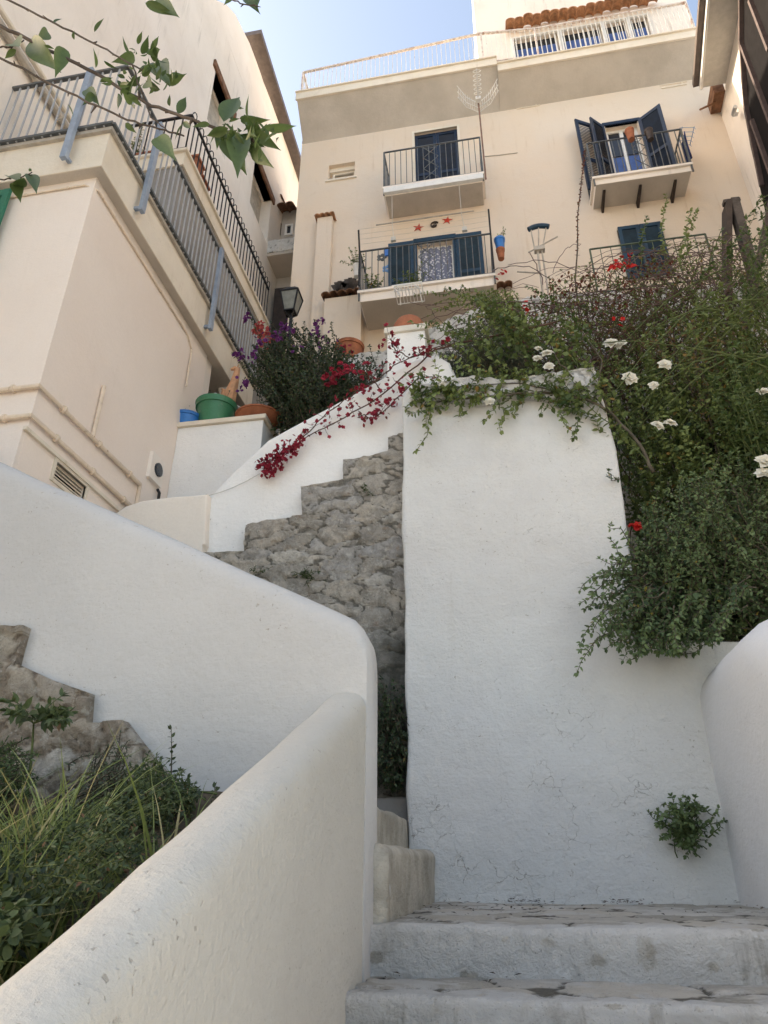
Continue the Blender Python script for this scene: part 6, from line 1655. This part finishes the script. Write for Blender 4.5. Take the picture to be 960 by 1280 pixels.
# (base px, tip px, width ratio, tone): the large leaves one can tell apart
big = [(80, 60, 70, 94, .40, .8), (38, 52, 70, 86, .40, .75), (182, 4, 222, 20, .36, .5), (195, 0, 222, 18, .4, .55), (118, 40, 130, 20, .3, .3), (160, 118, 178, 132, .5, .8), (130, 76, 148, 88, .35, .35), (172, 55, 178, 38, .45, .6), (188, 62, 200, 44, .42, .5), (185, 66, 204, 62, .4, .4), (168, 70, 142, 78, .4, .5), (178, 95, 192, 82, .4, .5),
       (198, 80, 208, 100, .4, .4), (190, 108, 178, 97, .42, .6), (208, 105, 234, 92, .45, .7), (200, 112, 178, 100, .4, .5), (196, 172, 218, 196, .42, .85), (222, 142, 234, 118, .5, .35), (280, 152, 300, 112, .45, .5), (300, 148, 338, 152, .38, .75), (330, 158, 375, 160, .34, .85), (318, 165, 350, 188, .40, .65), (315, 172, 335, 212, .42, .7), (300, 168, 296, 215, .38, .6), (285, 170, 305, 212, .42, .75), (285, 160, 255, 172, .45, .5), (290, 150, 284, 130, .4, .6),
       (262, 155, 240, 158, .4, .4), (280, 176, 270, 165, .35, .45), (238, 160, 226, 150, .4, .45), (310, 158, 322, 145, .4, .5), (22, 226, 8, 214, .45, .4), (30, 222, 16, 238, .45, .5), (38, 218, 46, 238, .4, .35), (36, 214, 40, 210, .5, .4), (20, 228, 25, 250, .45, .45), (305, 0, 326, 14, .42, .5), (290, -5, 280, 6, .4, .5), (318, -8, 322, 8, .4, .5), (108, 112, 122, 128, .4, .4), (118, 118, 104, 130, .4, .4), (60, 40, 48, 48, .4, .5), (20, 62, 4, 74, .5, .7), (25, 58, 10, 48, .5, .6)]
for x0_, y0_, x1_, y1_, w, t in big:
    a = onY(x0_, y0_, BY + rs.normal(0, .02)); b = onY(x1_, y1_, BY + rs.normal(0, .014)); d = b - a; L = np.linalg.norm(d)
    n = nrm(np.cross(nrm(d), nrm(np.cross(V3(a), nrm(d)))) * -1 + rs.normal(0, .35, 3)); lv.add(a, d / L, n, L * .95, L * .74 * w, t)
for (px, py) in dense * 13 + [(120, 95), (60, 63), (240, 150), (210, 140), (90, 112), (150, 145), (70, 30), (100, 45)]:
    c = onY(px + rs.normal(0, 9), py + rs.normal(0, 7), BY + rs.normal(0, .03)); lv.add(c, nrm(rs.normal(0, 1, 3) + V3((.3, 0, -.2))), nrm(rs.normal(0, 1, 3)), *(lambda l: (l, l * rs.uniform(.28, .42)))(rs.uniform(.018, .058)), rs.uniform(.1, .8))
lv.mesh('leaves', LEAF_TREE, tr, fold=.16, bend=.10, fine=True)
cr = Leaves(305)
for k in range(500): cr.add(V3((-3.3, .2, 3.2)) + rs.normal(0, .38, 3), nrm(rs.normal(0, 1, 3)), nrm(V3((0, 0, 1)) + rs.normal(0, .5, 3)), .09, .045, rs.uniform(.1, .8))
cr.mesh('crown', LEAF_TREE, tr)

# ------------------------------------------------------------------ camera, light, sky
cam = bpy.data.cameras.new('Camera'); co = bpy.data.objects.new('Camera', cam); COL.objects.link(co)
cam.sensor_fit = 'VERTICAL'; cam.sensor_height = 36.0; cam.lens = FPX / 1280 * 36.0
cam.clip_start = .05; cam.clip_end = 2000
co.location = (0, 0, 0); co.rotation_euler = (PI / 2 + TH, 0, YAW)
SC.camera = co
w = bpy.data.worlds.new('World'); SC.world = w; w.use_nodes = True
nt = w.node_tree; bg = nt.nodes['Background']; sky = nt.nodes.new('ShaderNodeTexSky'); sky.sky_type = 'NISHITA'
SUN_EL, SUN_AZ = R(28), R(272)
sky.sun_disc = False; sky.sun_elevation = SUN_EL; sky.sun_rotation = SUN_AZ
sky.air_density = 1.0; sky.dust_density = 3.0; sky.ozone_density = 1.0
nt.links.new(sky.outputs[0], bg.inputs[0]); bg.inputs[1].default_value = .15
sd = bpy.data.lights.new('sun', 'SUN'); so = bpy.data.objects.new('sun', sd); COL.objects.link(so)
sd.energy = 3.0; sd.angle = R(.6); sd.color = (1, .93, .82)
dv = Vector((math.sin(SUN_AZ) * math.cos(SUN_EL), math.cos(SUN_AZ) * math.cos(SUN_EL), math.sin(SUN_EL)))
so.rotation_euler = dv.to_track_quat('Z', 'Y').to_euler(); so.location = (0, -5, 30)
vs = SC.view_settings; vs.view_transform = 'Standard'; vs.look = 'None'; vs.gamma = 1; vs.use_curve_mapping = False
vs.exposure = 1.86
vs.use_white_balance = True; vs.white_balance_temperature = 7900; vs.white_balance_tint = 10
SC.cycles.max_bounces = 8; SC.cycles.diffuse_bounces = 5; SC.cycles.transparent_max_bounces = 8
SC.cycles.use_denoising = True
